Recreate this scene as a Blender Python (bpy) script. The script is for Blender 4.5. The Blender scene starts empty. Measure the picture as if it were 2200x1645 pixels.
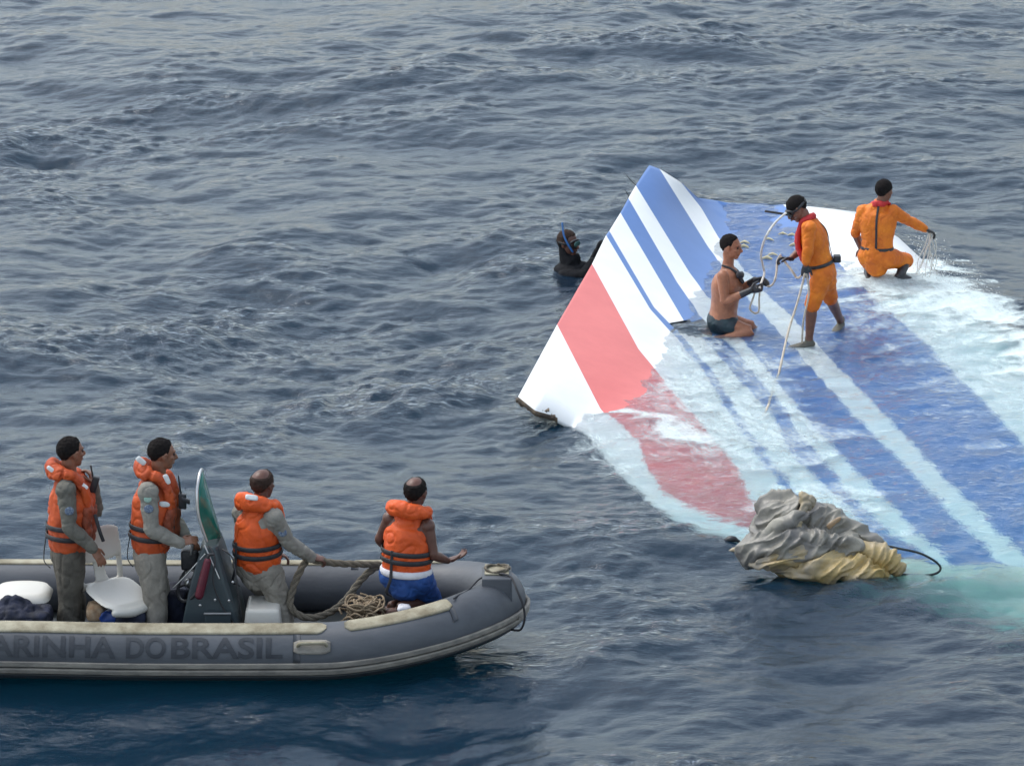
import bpy, bmesh, math, random
import numpy as np
from mathutils import Vector, Matrix, noise
random.seed(7); rng = np.random.RandomState(11)
SC = bpy.context.scene; COL = SC.collection
# ------------------------------------------------------------------ camera
CH, TH, F = 10.5, math.radians(15.93), 8500.0
ST, CT = math.sin(TH), math.cos(TH)
cam = bpy.data.cameras.new('camera'); camo = bpy.data.objects.new('camera', cam); COL.objects.link(camo)
camo.location = (0, 0, CH); camo.rotation_euler = (math.pi/2-TH, 0, 0)
cam.sensor_width = 36; cam.lens = 36*F/2200; cam.clip_end = 8000; cam.clip_start = .1
SC.camera = camo
# ------------------------------------------------------------------ light
SUN_EL, SUN_AZ = math.radians(58), math.radians(-60)      # azimuth from +Y towards +X
w = bpy.data.worlds.new('World'); SC.world = w; w.use_nodes = True
nt = w.node_tree; bg = nt.nodes['Background']
sky = nt.nodes.new('ShaderNodeTexSky'); sky.sky_type = 'NISHITA'; sky.sun_disc = False
sky.sun_elevation = SUN_EL; sky.sun_rotation = SUN_AZ; sky.dust_density = 3.5; sky.air_density = 1.5; sky.ozone_density = 1.0
hs = nt.nodes.new('ShaderNodeHueSaturation'); hs.inputs['Saturation'].default_value = .52; hs.inputs['Value'].default_value = 1.0
nt.links.new(sky.outputs[0], hs.inputs['Color']); mu = nt.nodes.new('ShaderNodeMix'); mu.data_type = 'RGBA'; mu.blend_type = 'MULTIPLY'; mu.inputs[0].default_value = 1; mu.inputs[7].default_value = (.96, 1.0, 1.035, 1)
nt.links.new(hs.outputs[0], mu.inputs[6]); nt.links.new(mu.outputs[2], bg.inputs[0]); bg.inputs[1].default_value = .15
sl = bpy.data.lights.new('sun', 'SUN'); so = bpy.data.objects.new('sun', sl); COL.objects.link(so)
sl.energy = .6; sl.angle = math.radians(22); sl.color = (1, .96, .9)
sd = Vector((math.sin(SUN_AZ)*math.cos(SUN_EL), math.cos(SUN_AZ)*math.cos(SUN_EL), math.sin(SUN_EL)))
so.rotation_euler = sd.to_track_quat('Z', 'Y').to_euler(); so.location = (0, 20, 30)
vs = SC.view_settings; vs.view_transform = 'Standard'; vs.look = 'None'; vs.gamma = 1; vs.exposure = .72
SC.cycles.max_bounces = 10; SC.cycles.transparent_max_bounces = 12
# ------------------------------------------------------------------ photo measurements -> metres
def ray(px, py):
    u = (px-1100)/F; v = (py-822.5)/F
    return Vector((u, CT-v*ST, -ST-v*CT))
def atY(px, py, Y):
    d = ray(px, py); return Vector((0, 0, CH))+d*(Y/d.y)
def atZ(px, py, z):
    d = ray(px, py)
    if z >= 0: return Vector((0, 0, CH))+d*((z-CH)/d.z)
    p = Vector((0, 0, CH))+d*(-CH/d.z); d = d.normalized()          # below the water: the line bends at the surface
    h = Vector((d.x, d.y, 0)); s = h.length/1.333; h.normalize(); q = h*s+Vector((0, 0, -math.sqrt(1-s*s)))
    return p+q*(-z/-q.z)
# ------------------------------------------------------------------ materials
def mat(name, col, rough=.6, col2=None, nscale=8, bump=0, bscale=40, metal=0, spec=.5, trans=0, stretch=(1, 1, 1), wave=None, coat=0, alpha=None):
    m = bpy.data.materials.new(name); m.use_nodes = True; n = m.node_tree.nodes; l = m.node_tree.links
    b = n['Principled BSDF']; b.inputs['Roughness'].default_value = rough; b.inputs['Metallic'].default_value = metal
    b.inputs['Specular IOR Level'].default_value = spec; b.inputs['Transmission Weight'].default_value = trans
    b.inputs['Coat Weight'].default_value = coat
    tc = n.new('ShaderNodeTexCoord'); mp = n.new('ShaderNodeMapping'); mp.inputs['Scale'].default_value = stretch
    l.new(tc.outputs['Object'], mp.inputs[0])
    if col2 is None: col2 = tuple(c*.82 for c in col)
    nz = n.new('ShaderNodeTexNoise'); nz.inputs['Scale'].default_value = nscale; nz.inputs['Detail'].default_value = 6; nz.inputs['Roughness'].default_value = .65
    l.new(mp.outputs[0], nz.inputs['Vector'])
    cr = n.new('ShaderNodeValToRGB'); cr.color_ramp.elements[0].position = .36; cr.color_ramp.elements[1].position = .64
    cr.color_ramp.elements[0].color = (*col2, 1); cr.color_ramp.elements[1].color = (*col, 1)
    l.new(nz.outputs[0], cr.inputs[0])
    src = cr.outputs[0]
    if wave:
        wv = n.new('ShaderNodeTexWave'); wv.inputs['Scale'].default_value = wave[0]; wv.inputs['Distortion'].default_value = wave[2]; wv.bands_direction = 'DIAGONAL'
        l.new(mp.outputs[0], wv.inputs['Vector'])
        mx = n.new('ShaderNodeMix'); mx.data_type = 'RGBA'; l.new(wv.outputs[0], mx.inputs[0]); l.new(src, mx.inputs[6]); mx.inputs[7].default_value = (*wave[1], 1); src = mx.outputs[2]
    l.new(src, b.inputs['Base Color'])
    if bump:
        n2 = n.new('ShaderNodeTexNoise'); n2.inputs['Scale'].default_value = bscale; n2.inputs['Detail'].default_value = 4
        l.new(mp.outputs[0], n2.inputs['Vector'])
        bp = n.new('ShaderNodeBump'); bp.inputs['Strength'].default_value = 1; bp.inputs['Distance'].default_value = bump
        l.new(n2.outputs[0], bp.inputs['Height']); l.new(bp.outputs[0], b.inputs['Normal'])
    return m
M = {}
M['skin_tan'] = mat('skin_tan', (.40, .17, .09), .42, (.27, .11, .06), 14, .002, 60)
M['skin_mid'] = mat('skin_mid', (.26, .12, .072), .45, (.19, .085, .05), 14, .002, 60)
M['skin_brown'] = mat('skin_brown', (.21, .095, .06), .42, (.14, .062, .04), 14, .002, 60)
M['skin_dark'] = mat('skin_dark', (.135, .06, .042), .42, (.09, .04, .028), 14, .002, 60)
M['hair'] = mat('hair', (.008, .007, .007), .85, (.016, .013, .012), 60, .004, 220, spec=.15)
M['hair_short'] = mat('hair_short', (.030, .018, .014), .75, (.045, .027, .02), 60, .003, 220, spec=.2)
M['shirt'] = mat('grey_shirt_cloth', (.27, .26, .225), .85, (.20, .19, .165), 10, .004, 70)
M['shirt_dk'] = mat('olive_shirt_cloth', (.15, .145, .12), .85, (.105, .10, .085), 10, .004, 70)
M['trousers_dk'] = mat('olive_trousers_cloth', (.10, .092, .075), .9, (.062, .056, .046), 7, .005, 60)
M['trousers'] = mat('grey_trousers_cloth', (.29, .27, .23), .9, (.19, .175, .15), 7, .005, 60)
M['vest'] = mat('orange_vest_cloth', (.56, .088, .014), .65, (.34, .045, .012), 5, .005, 30)
M['vest_b'] = mat('bright_orange_vest_cloth', (.74, .105, .012), .6, (.55, .07, .010), 5, .005, 30)
M['vest_dk'] = mat('brick_vest_cloth', (.30, .06, .022), .7, (.18, .045, .022), 9, .004, 40)
M['suit'] = mat('orange_suit_cloth', (.78, .21, .006), .6, (.58, .12, .005), 6, .004, 40)
M['redvest'] = mat('red_vest_cloth', (.60, .03, .03), .6, (.42, .02, .025), 8, .004, 40)
M['black'] = mat('black_webbing', (.015, .016, .02), .6, (.03, .03, .035), 20, .002, 100)
M['rubber'] = mat('black_rubber', (.018, .02, .022), .4, (.035, .035, .04), 20, .002, 60)
M['reflect'] = mat('reflective_tape', (.75, .77, .75), .35, (.6, .62, .62), 30)
M['patch'] = mat('blue_patch_cloth', (.04, .07, .16), .8, (.25, .30, .34), 90)
M['patch_g'] = mat('green_patch_cloth', (.20, .42, .33), .8, (.38, .45, .4), 90)
M['blue_shorts'] = mat('blue_shorts_cloth', (.02, .085, .30), .7, (.014, .05, .2), 8, .004, 40)
M['white_cloth'] = mat('white_cloth', (.72, .72, .75), .8, (.6, .6, .64), 12, .003, 50)
M['trunks'] = mat('dark_green_trunks', (.015, .04, .05), .5, (.01, .02, .03), 12)
M['tube'] = mat('grey_tube_rubber', (.080, .090, .105), .5, (.050, .057, .068), 2.2, .002, 25, stretch=(.5, 1, 1))
M['seam'] = mat('seam_tape_rubber', (.062, .070, .082), .6, (.045, .05, .06), 8, .001, 60)
M['cream'] = mat('cream_strip_rubber', (.37, .345, .255), .75, (.18, .155, .10), 5, .003, 60)
M['strake'] = mat('worn_strake_rubber', (.30, .28, .24), .7, (.17, .16, .145), 5, .003, 60, stretch=(1, 3, 3))
M['hull'] = mat('black_hull_paint', (.020, .026, .030), .35, (.03, .036, .04), 3)
M['letter'] = mat('dark_lettering_paint', (.020, .025, .034), .6, (.035, .042, .052), 12)
M['deck'] = mat('dark_deck_paint', (.045, .055, .065), .6, (.025, .03, .038), 6, .003, 50)
M['console'] = mat('slate_console_paint', (.035, .055, .062), .4, (.04, .055, .065), 4, .001, 60)
M['white_pl'] = mat('white_plastic', (.60, .59, .54), .35, (.6, .58, .52), 5, .001, 30)
M['steel'] = mat('brushed_steel', (.65, .66, .66), .3, None, 20, metal=.9)
M['red'] = mat('red_cylinder_paint', (.13, .01, .025), .45, (.08, .008, .02), 10)
M['acryl'] = mat('green_acrylic', (.008, .15, .12), .15, (.02, .24, .19), 7, trans=.3)
M['navy'] = mat('navy_bag_cloth', (.012, .018, .045), .8, (.006, .008, .016), 9, .006, 30)
M['blue'] = mat('blue_plastic', (.02, .06, .26), .4)
M['tan'] = mat('tan_cardboard', (.36, .22, .12), .8, (.55, .42, .28), 16)
M['rope_dk'] = mat('weathered_hawser', (.20, .17, .125), .9, (.10, .09, .07), 30, .006, 90, wave=(26, (.12, .105, .08), 3))
M['rope'] = mat('pale_rope', (.62, .55, .45), .85, (.42, .36, .28), 40, .004, 120)
M['rope_w'] = mat('white_rope', (.75, .73, .68), .8, (.55, .52, .46), 40, .003, 120)
M['line'] = mat('black_line', (.012, .02, .02), .5)
M['glass'] = mat('mask_glass', (.10, .22, .20), .1, (.05, .12, .12), 10)
M['neoprene'] = mat('black_neoprene', (.008, .009, .011), .8, (.014, .015, .018), 20, .002, 60, spec=.15)
M['skyblue'] = mat('blue_snorkel_plastic', (.03, .15, .42), .4)
M['slide_grey'] = mat('grey_slide_fabric', (.30, .285, .235), .42, (.13, .125, .12), 2.6, .010, 12)
M['slide_yel'] = mat('yellow_slide_fabric', (.46, .335, .13), .45, (.27, .245, .20), 2.4, .012, 10)
M['eye'] = mat('eye_dark', (.03, .02, .02), .2)
M['debris'] = mat('yellow_foam_scrap', (.72, .62, .30), .7, (.6, .55, .4), 30)
# fin paints
FP = {'W': mat('white_fin_paint', (.82, .84, .84), .35, (.77, .80, .80), 2.5, .0015, 5, spec=.4),
      'R': mat('red_fin_paint', (.72, .17, .155), .38, (.67, .15, .14), 3, .0015, 5, spec=.4),
      'B': mat('blue_fin_paint', (.085, .19, .46), .35, (.075, .175, .43), 2.5, .0015, 5, spec=.4),
      'D': mat('torn_composite', (.06, .05, .045), .9, (.16, .12, .08), 14, .01, 30),
      'P': mat('pale_fairing_paint', (.55, .62, .50), .6, (.42, .52, .45), 2.5)}
# ------------------------------------------------------------------ mesh helpers
class MB:
    def __init__(s): s.v = []; s.f = []; s.m = []
    def add(s, vs, fs, mi=0):
        o = len(s.v); s.v += [Vector(v) for v in vs]; s.f += [tuple(i+o for i in f) for f in fs]; s.m += [mi]*len(fs)
        return s
def perp(t, ref=None):
    r = Vector(ref) if ref is not None else Vector((1, 0, 0))
    a = r-t*r.dot(t)
    if a.length < .05:
        r = Vector((0, 1, 0)) if abs(t.y) < .8 else Vector((0, 0, 1)); a = r-t*r.dot(t)
    return a.normalized()
def cat(pts, k):
    out = []; n = len(pts)
    for i in range(n-1):
        p0 = pts[max(i-1, 0)]; p1 = pts[i]; p2 = pts[i+1]; p3 = pts[min(i+2, n-1)]
        for j in range(k):
            t = j/k
            out.append(tuple(.5*((2*b)+(-a+c)*t+(2*a-5*b+4*c-d)*t*t+(-a+3*b-3*c+d)*t**3) for a, b, c, d in zip(p0, p1, p2, p3)))
    out.append(tuple(pts[-1])); return out
def sweep(mb, pts, rad, n=12, lat=None, k=3, closed=False, cap=True, mi=0):
    """tube through pts; rad = r or list of r or (a,b); lat = vector or list of the direction radius a lies in"""
    m = len(pts)
    if not isinstance(rad, (list,)): rad = [rad]*m
    rad = [(r, r) if not isinstance(r, tuple) else r for r in rad]
    lats = lat if isinstance(lat, list) else [lat]*m
    rows = [tuple(p)+r+(tuple(l) if l is not None else (0, 0, 0)) for p, r, l in zip(pts, rad, lats)]
    if closed: rows = rows+[rows[0]]
    if k > 1: rows = cat(rows, k)
    if closed: rows = rows[:-1]
    P = [Vector(r[:3]) for r in rows]; L = len(P); rings = []
    T = []
    for i in range(L):
        if closed: t = P[(i+1) % L]-P[i-1]
        else: t = P[min(i+1, L-1)]-P[max(i-1, 0)]
        T.append(t.normalized() if t.length > 1e-6 else Vector((0, 0, 1)))
    A = None
    seq = []
    for i in range(L):
        ref = Vector(rows[i][5:8])
        if ref.length > .01: a = perp(T[i], ref)
        else: a = perp(T[i], A) if A is not None else perp(T[i], (0, 0, 1) if abs(T[i].z) < .9 else (1, 0, 0))
        A = a; seq.append((P[i], T[i], a, T[i].cross(a), max(rows[i][3], 1e-4), max(rows[i][4], 1e-4)))
    if cap and not closed:
        def capr(s, sg):
            P0, t, a, b, ra, rb = s; out = []
            for q in (.35, .7, .92):
                c = math.sqrt(1-q*q); out.append((P0+t*sg*min(ra, rb)*q, t, a, b, ra*c, rb*c))
            return out
        seq = capr(seq[0], -1)[::-1]+seq+capr(seq[-1], 1)
    vs = []
    for (p, t, a, b, ra, rb) in seq:
        for j in range(n):
            th = 2*math.pi*j/n; vs.append(p+a*(math.cos(th)*ra)+b*(math.sin(th)*rb))
    fs = []; R = len(seq)
    for i in range(R if closed else R-1):
        for j in range(n):
            i2 = (i+1) % R
            fs.append((i*n+j, i*n+(j+1) % n, i2*n+(j+1) % n, i2*n+j))
    if not closed:
        fs.append(tuple(range(n))[::-1]); fs.append(tuple((R-1)*n+j for j in range(n)))
    mb.add(vs, fs, mi); return mb
def ell(mb, c, r, X=(1, 0, 0), Y=(0, 1, 0), Z=(0, 0, 1), n=18, h=12, fn=None, mi=0):
    X, Y, Z, c = Vector(X), Vector(Y), Vector(Z), Vector(c); vs = []; fs = []
    for i in range(h+1):
        ph = -math.pi/2+math.pi*i/h
        for j in range(n):
            th = 2*math.pi*j/n; u = Vector((math.cos(ph)*math.cos(th), math.cos(ph)*math.sin(th), math.sin(ph)))
            q = Vector((u.x*r[0], u.y*r[1], u.z*r[2]))
            if fn: q = fn(q)
            vs.append(c+X*q.x+Y*q.y+Z*q.z)
    for i in range(h):
        for j in range(n): fs.append((i*n+j, i*n+(j+1) % n, (i+1)*n+(j+1) % n, (i+1)*n+j))
    mb.add(vs, fs, mi); return mb
def box(mb, c, s, X=(1, 0, 0), Y=(0, 1, 0), Z=(0, 0, 1), bev=.01, taper=(1, 1), mi=0, shift=(0, 0)):
    bm = bmesh.new(); bmesh.ops.create_cube(bm, size=1)
    for v in bm.verts:
        t = v.co.z+.5
        v.co.x *= s[0]*(1+(taper[0]-1)*t); v.co.y *= s[1]*(1+(taper[1]-1)*t); v.co.x += shift[0]*t; v.co.y += shift[1]*t; v.co.z *= s[2]
    if bev: bmesh.ops.bevel(bm, geom=bm.edges[:], offset=bev, segments=2, affect='EDGES', profile=.6)
    X, Y, Z, c = Vector(X), Vector(Y), Vector(Z), Vector(c)
    bm.verts.index_update()
    mb.add([c+X*v.co.x+Y*v.co.y+Z*v.co.z for v in bm.verts], [[v.index for v in f.verts] for f in bm.faces], mi); bm.free(); return mb
ORG = {}
def tagit(o, label=None, cat_=None, group=None, kind=None):
    if label: o['label'] = label
    if cat_: o['category'] = cat_
    if group: o['group'] = group
    if kind: o['kind'] = kind
    return o
def build(name, mb, mats, parent=None, loc=None, smooth=True, vox=0, sm=2, fold=None, dec=0):
    """link mb as one object; loc = origin of a top-level mesh; vertices are in metres of the place"""
    if not isinstance(mats, (list, tuple)): mats = [mats]
    org = ORG[parent.name] if parent else (Vector(loc) if loc is not None else Vector((0, 0, 0)))
    me = bpy.data.meshes.new(name); me.from_pydata([v-org for v in mb.v], [], mb.f)
    for m_ in mats: me.materials.append(m_)
    me.polygons.foreach_set('material_index', mb.m)
    o = bpy.data.objects.new(name, me); COL.objects.link(o)
    if vox:
        md = o.modifiers.new('r', 'REMESH'); md.mode = 'VOXEL'; md.voxel_size = vox
        if sm: s2 = o.modifiers.new('s', 'SMOOTH'); s2.iterations = sm; s2.factor = .5
        dg = bpy.context.evaluated_depsgraph_get(); dg.update(); m2 = bpy.data.meshes.new_from_object(o.evaluated_get(dg))
        o.modifiers.clear(); o.data = m2; bpy.data.meshes.remove(me); m2.name = name; me = m2
        if not len(me.materials):
            for m_ in mats: me.materials.append(m_)
    if fold:
        amp, sx, sz = fold[:3]; n = len(me.vertices)
        nr = [v.normal.copy() for v in me.vertices]
        off = Vector((random.random()*20, random.random()*20, random.random()*20))
        for v, nn in zip(me.vertices, nr):
            q = Vector((v.co.x*sx, v.co.y*sx, v.co.z*sz))+off
            a = noise.noise(q); b = noise.noise(q*2.3+Vector((3, 7, 1)))
            if len(fold) > 3:
                c3 = noise.noise(q*.9+Vector((9, 2, 5))+Vector((a, b, a))*.8); D1, D2 = (.90, 0, .43), (-.43, 0, .90); al = v.co.x*D1[0]+v.co.z*D1[2]; ac = v.co.x*D2[0]+v.co.z*D2[2]; wv_ = noise.noise(v.co*2.2+off)
                n1 = noise.noise(Vector((al*1.7, v.co.y*2.5, ac*6.0+wv_*2.2))*fold[1]/3+off); n2 = noise.noise(Vector((al*4, v.co.y*6, ac*15+wv_*3))*fold[1]/3+off)
                v.co += nn*amp*(1.0*(1-3.4*abs(n1)**.8)+.55*(1-3.2*abs(n2)**.8)+.9*wv_)
            else: v.co += nn*amp*((1-2.4*abs(a))*.6+(.5-1.3*abs(b))*.5-.9*max(0, 1-abs(noise.noise(q*1.3+Vector((1, 9, 4))))*6))
    if smooth: me.polygons.foreach_set('use_smooth', [True]*len(me.polygons))
    o.location = (0, 0, 0)
    if parent: o.parent = parent
    elif loc is not None: o.location = org
    ORG[o.name] = org; me.update(); return o
def thing(name, loc, label, cat_, group=None):
    o = bpy.data.objects.new(name, None); COL.objects.link(o); o.location = loc; o.empty_display_size = .1
    ORG[o.name] = Vector(loc); return tagit(o, label, cat_, group)
# ------------------------------------------------------------------ the fin: height above the water over the photograph's outline
ZS = [(1113,852,.24),(1197,697,.34),(1272,567,.42),(1305,503,.50),(1350,426,.62),(1395,355,.74),(1417,363,.70),(1463,392,.50),(1499,425,.20),(1560,432,-.03),
      (1640,440,-.04),(1682,439,.05),(1760,447,.10),(1838,455,.12),(1930,510,.09),(2000,575,-.01),(2080,640,-.08),(2200,720,-.12),(2400,900,-.15),(2700,1220,-.3),
      (1180,860,.17),(1290,878,.00),(1240,780,.20),(1340,800,.07),(1385,810,.0),(1372,720,.12),(1430,715,.015),(1470,690,.01),(1420,600,.16),(1490,600,.03),
      (1455,500,.26),(1520,530,.05),(1545,515,.01),(1510,450,.16),(1262,932,-.08),(1325,1010,-.15),(1420,1095,-.22),(1500,1140,-.28),(1640,1178,-.35),
      (1500,800,-.10),(1560,600,-.07),(1620,500,-.02),(1660,480,-.015),(1600,680,-.10),(1735,745,-.04),(1800,690,-.05),(1740,560,-.03),(1880,600,-.05),(1935,590,-.03),(1870,560,.02),(1600,900,-.14),(1460,960,-.12),(1740,900,-.14),
      (1900,800,-.14),(1980,700,-.10),(2100,850,-.16),(1800,1080,-.24),(2000,1000,-.2),(2040,1208,-.36),(2200,1213,-.36),(2450,1218,-.38),(2000,1120,-.27),(1930,1180,-.33),(1720,1150,-.32),(1600,1050,-.2)]
zp = np.array([(a, b) for a, b, c in ZS], float)/300.; zv = np.array([c for a, b, c in ZS])
def phi(r): return np.where(r > 1e-9, r*r*np.log(np.maximum(r, 1e-9)), 0)
n_ = len(zp); K = phi(np.linalg.norm(zp[:, None]-zp[None], axis=2))+np.eye(n_)*.02
Pm = np.hstack([np.ones((n_, 1)), zp]); A_ = np.block([[K, Pm], [Pm.T, np.zeros((3, 3))]])
sol = np.linalg.solve(A_, np.concatenate([zv, np.zeros(3)]))
def zfin(px, py):
    q = np.array([px, py])/300.; r = np.linalg.norm(zp-q, axis=1)
    return float(phi(r)@sol[:n_]+sol[n_]+q@sol[n_+1:])
def resample(pl, n):
    p = np.array(pl, float); d = np.concatenate([[0], np.cumsum(np.linalg.norm(np.diff(p, axis=0), axis=1))]); t = np.linspace(0, d[-1], n)
    return np.stack([np.interp(t, d, p[:, 0]), np.interp(t, d, p[:, 1])], 1)
B = [[(1113,852),(1150,882),(1190,893),(1262,932),(1325,1010),(1420,1095),(1500,1140),(1640,1178)],
     [(1197,697),(1290,878),(1370,940),(1390,1000),(1430,1060),(1510,1100),(1612,1128),(1680,1160)],
     [(1272,567),(1372,750),(1455,850),(1560,975),(1592,1015),(1606,1065),(1650,1110),(1740,1165)],
     [(1302,505),(1397,664),(1442,714),(1520,805),(1565,885),(1640,990),(1720,1090),(1790,1170)],
     [(1309,496),(1405,660),(1455,712),(1535,800),(1578,875),(1655,985),(1735,1085),(1805,1172)],
     [(1333,457),(1470,690),(1530,745),(1590,815),(1661,890),(1694,967),(1754,1023),(1806,1075),(1870,1140),(1930,1185)],
     [(1350,426),(1455,607),(1506,680),(1570,740),(1689,880),(1712,925),(1764,981),(1810,1037),(1862,1098),(1925,1150),(2030,1208)],
     [(1366,398),(1481,585),(1517,633),(1600,735),(1680,831),(1740,906),(1810,981),(1881,1047),(1937,1107),(2049,1208)],
     [(1417,363),(1521,530),(1570,595),(1628,660),(1689,728),(1740,785),(1810,864),(1881,934),(1974,1028),(2068,1121),(2161,1211)],
     [(1463,392),(1507,447),(1543,509),(1600,580),(1647,630),(1698,677),(1759,742),(1834,822),(1904,892),(2021,1014),(2115,1107),(2225,1213)],
     [(1682,439),(1740,500),(1810,572),(1881,647),(1984,733),(2068,817),(2161,911),(2200,948),(2300,1050),(2450,1218)],
     [(1838,455),(1930,510),(2000,575),(2080,640),(2160,700),(2260,790),(2400,900),(2600,1060),(2700,1220)]]
NT = 150
R = [resample(b, NT) for b in B]
def mixb(a, b, f, head, k=26):
    m = a*(1-f)+b*f; d = np.array(head)-m[0]
    wgt = np.clip(1-np.arange(NT)/k, 0, 1)[:, None]**1.5
    return m+d*wgt
cols = 'WRWBWBWBWBW'
rows = []; bands = []
for i in range(11):
    a, b = R[i], R[i+1]
    if i == 7: subs = [(0, a), (0, mixb(a, b, .33, (1385, 369))), (0, mixb(a, b, .6, (1395, 355)))]
    elif i == 9: subs = [(0, a)]+[(0, mixb(a, b, f, h)) for f, h in ((.12, (1482, 409)), (.22, (1499, 425)), (.35, (1540, 431)), (.55, (1600, 437)), (.78, (1645, 440)))]
    elif i == 10: subs = [(0, a)]+[(0, mixb(a, b, f, h)) for f, h in ((.33, (1735, 443)), (.66, (1790, 449)))]
    else: subs = [(0, a*(1-f)+b*f) for f in ((0,) if i == 3 else (0, .33, .66))]
    for _, s in subs: rows.append(s); bands.append(cols[i])
rows.append(R[11])
HOLE = [(1432,694),(1470,688),(1526,687),(1534,712),(1520,723),(1478,722),(1450,715)]
def inh(i, j):
    q = (rows[i][j]+rows[min(i+1, len(rows)-1)][min(j+1, NT-1)])/2; return bool(inside0(q[0], q[1], HOLE))
def inside0(x, y, pts):
    r = False
    for i in range(len(pts)):
        a = pts[i]; b = pts[(i+1) % len(pts)]
        if (a[1] > y) != (b[1] > y) and x < (b[0]-a[0])*(y-a[1])/(b[1]-a[1])+a[0]: r = not r
    return r
finmb = MB(); NR = len(rows); keys = list(FP)
P3 = [[None]*NT for _ in rows]
for i, r in enumerate(rows):
    for j in range(NT):
        z = zfin(r[j, 0], r[j, 1]); P3[i][j] = atZ(r[j, 0], r[j, 1], z)
def under(p, i, j):
    e = min(i, NR-1-i)/5.; e2 = min(j/6., 1); th = .05+.16*min(1, e)*e2
    return p-Vector((0, 0, th))
vs = [p for r in P3 for p in r]+[under(P3[i][j], i, j) for i in range(NR) for j in range(NT)]
fs = []; mi = []
for i in range(NR-1):
    for j in range(NT-1):
        if inh(i, j): continue
        fs.append((i*NT+j, (i+1)*NT+j, (i+1)*NT+j+1, i*NT+j+1)); mi.append(keys.index(bands[i]))
O = NR*NT
for i in range(NR-1):
    for j in range(NT-1):
      if not inh(i, j): fs.append((O+i*NT+j, O+i*NT+j+1, O+(i+1)*NT+j+1, O+(i+1)*NT+j)); mi.append(3)
for j in range(NT-1):
    fs.append((j, j+1, O+j+1, O+j)); mi.append(3 if j < 23 else 0)
    k = (NR-1)*NT; fs.append((k+j+1, k+j, O+k+j, O+k+j+1)); mi.append(0)
for i in range(NR-1):
    a, b = i*NT, (i+1)*NT; fs.append((b, a, O+a, O+b)); mi.append(keys.index(bands[i]))
    a += NT-1; b += NT-1; fs.append((a, b, O+b, O+a)); mi.append(3)
finmb.add(vs, fs); finmb.m = mi
FIN0 = atZ(1600, 700, 0); FIN0.z = 0
fin = thing('aircraft_fin', FIN0, 'huge striped aircraft tail fin, red white and blue, floating half awash', 'aircraft wreckage')
skin = build('fin_panel', finmb, [FP[k] for k in keys], fin)
# pale root fairing sloping down below the panel's lower edge
fm = MB(); tr = [(1640,1178),(1790,1180),(1930,1195),(2045,1210),(2161,1213),(2300,1216),(2450,1219)]
br = [(1700,1215),(1800,1240),(1950,1275),(2080,1320),(2200,1350),(2330,1370),(2480,1380)]
tr = resample(tr, 30); br = resample(br, 30); vs = []
for s in range(9):
    f = s/8.
    for j in range(30):
        p = tr[j]*(1-f)+br[j]*f; z = -.37-.65*f**1.3+.03*noise.noise(Vector((j*.3, s*.4, 0))); q = atZ(p[0], p[1], z); vs.append(q)
fm.add(vs, [(s*30+j, s*30+j+1, (s+1)*30+j+1, (s+1)*30+j) for s in range(8) for j in range(29)])
o = build('root_fairing', fm, FP['P'], fin); sd_ = o.modifiers.new('s', 'SOLIDIFY'); sd_.thickness = .04; sd_.offset = 0
# torn lower left corner: jagged dark composite and bent static wicks on the raised edge
tm = MB()
for k in range(26):
    t = k/25.; px = 1116+t*72+random.uniform(-3, 3); py = 856+34*t**.8+random.uniform(-1, 3)
    p = atZ(px, py, .19-.08*t); s = random.uniform(.02, .05)
    box(tm, p+Vector((0, .03, -.03)), (s*1.6, .07, s*random.uniform(.7, 1.6)), bev=.004, X=Vector((1, random.uniform(-.6, .2), random.uniform(-.4, .4))).normalized())
build('torn_edge', tm, FP['D'], fin, smooth=False)
for (a, b, c) in (((1366, 398, .64), (1352, 384, .70), (1339, 368, .74)), ((1352, 424, .6), (1343, 409, .62), (1335, 412, .63))):
    wm = MB(); sweep(wm, [atY(q[0], q[1], atZ(1360, 410, .62).y+.02) for q in (a, b, c)], [.006, .004, .002], 8); build('static_wick', wm, M['line'], fin)

# ------------------------------------------------------------------ the sea
def ocean(N, L, wind, seed, lp, mss, smallcut, pw=4.6):
    r = np.random.RandomState(seed); k1 = np.fft.fftfreq(N, L/N)*2*np.pi; kx, ky = np.meshgrid(k1, k1, indexing='ij')
    k = np.hypot(kx, ky); k[0, 0] = 1; wx, wy = wind; nrm = math.hypot(wx, wy)
    c = (kx*wx+ky*wy)/(k*nrm); kp = 2*np.pi/lp
    spread = .12+.88*np.abs(c)**2.2; spread *= np.where(c > 0, 1, .25)
    S = np.exp(-1.1*(kp/k)**2)/k**pw*spread*np.exp(-(k*smallcut)**2)
    S[0, 0] = 0; h = np.sqrt(S)*(r.randn(N, N)+1j*r.randn(N, N)); h[0, 0] = 0
    H = np.fft.ifft2(h); sc = H.real
    sx = np.fft.ifft2(1j*kx*h).real; sy = np.fft.ifft2(1j*ky*h).real; g = math.sqrt(mss/np.mean(sx*sx+sy*sy))
    dx = np.fft.ifft2(-1j*kx/k*h).real; dy = np.fft.ifft2(-1j*ky/k*h).real
    return sc*g, dx*g, dy*g
OL, ON = 56., 2048
oh, odx, ody = ocean(ON, OL, (.30, -1.), 5, 2.8, .019, .014)
o2, _, _ = ocean(1024, 90., (-.5, -1.), 9, 12, .0022, .3)
def samp(A, L, x, y):
    N = A.shape[0]; u = (x/L % 1)*N; v = (y/L % 1)*N; i = np.floor(u).astype(int) % N; j = np.floor(v).astype(int) % N; fu = u-np.floor(u); fv = v-np.floor(v)
    i2 = (i+1) % N; j2 = (j+1) % N
    return A[i, j]*(1-fu)*(1-fv)+A[i2, j]*fu*(1-fv)+A[i, j2]*(1-fu)*fv+A[i2, j2]*fu*fv
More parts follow.
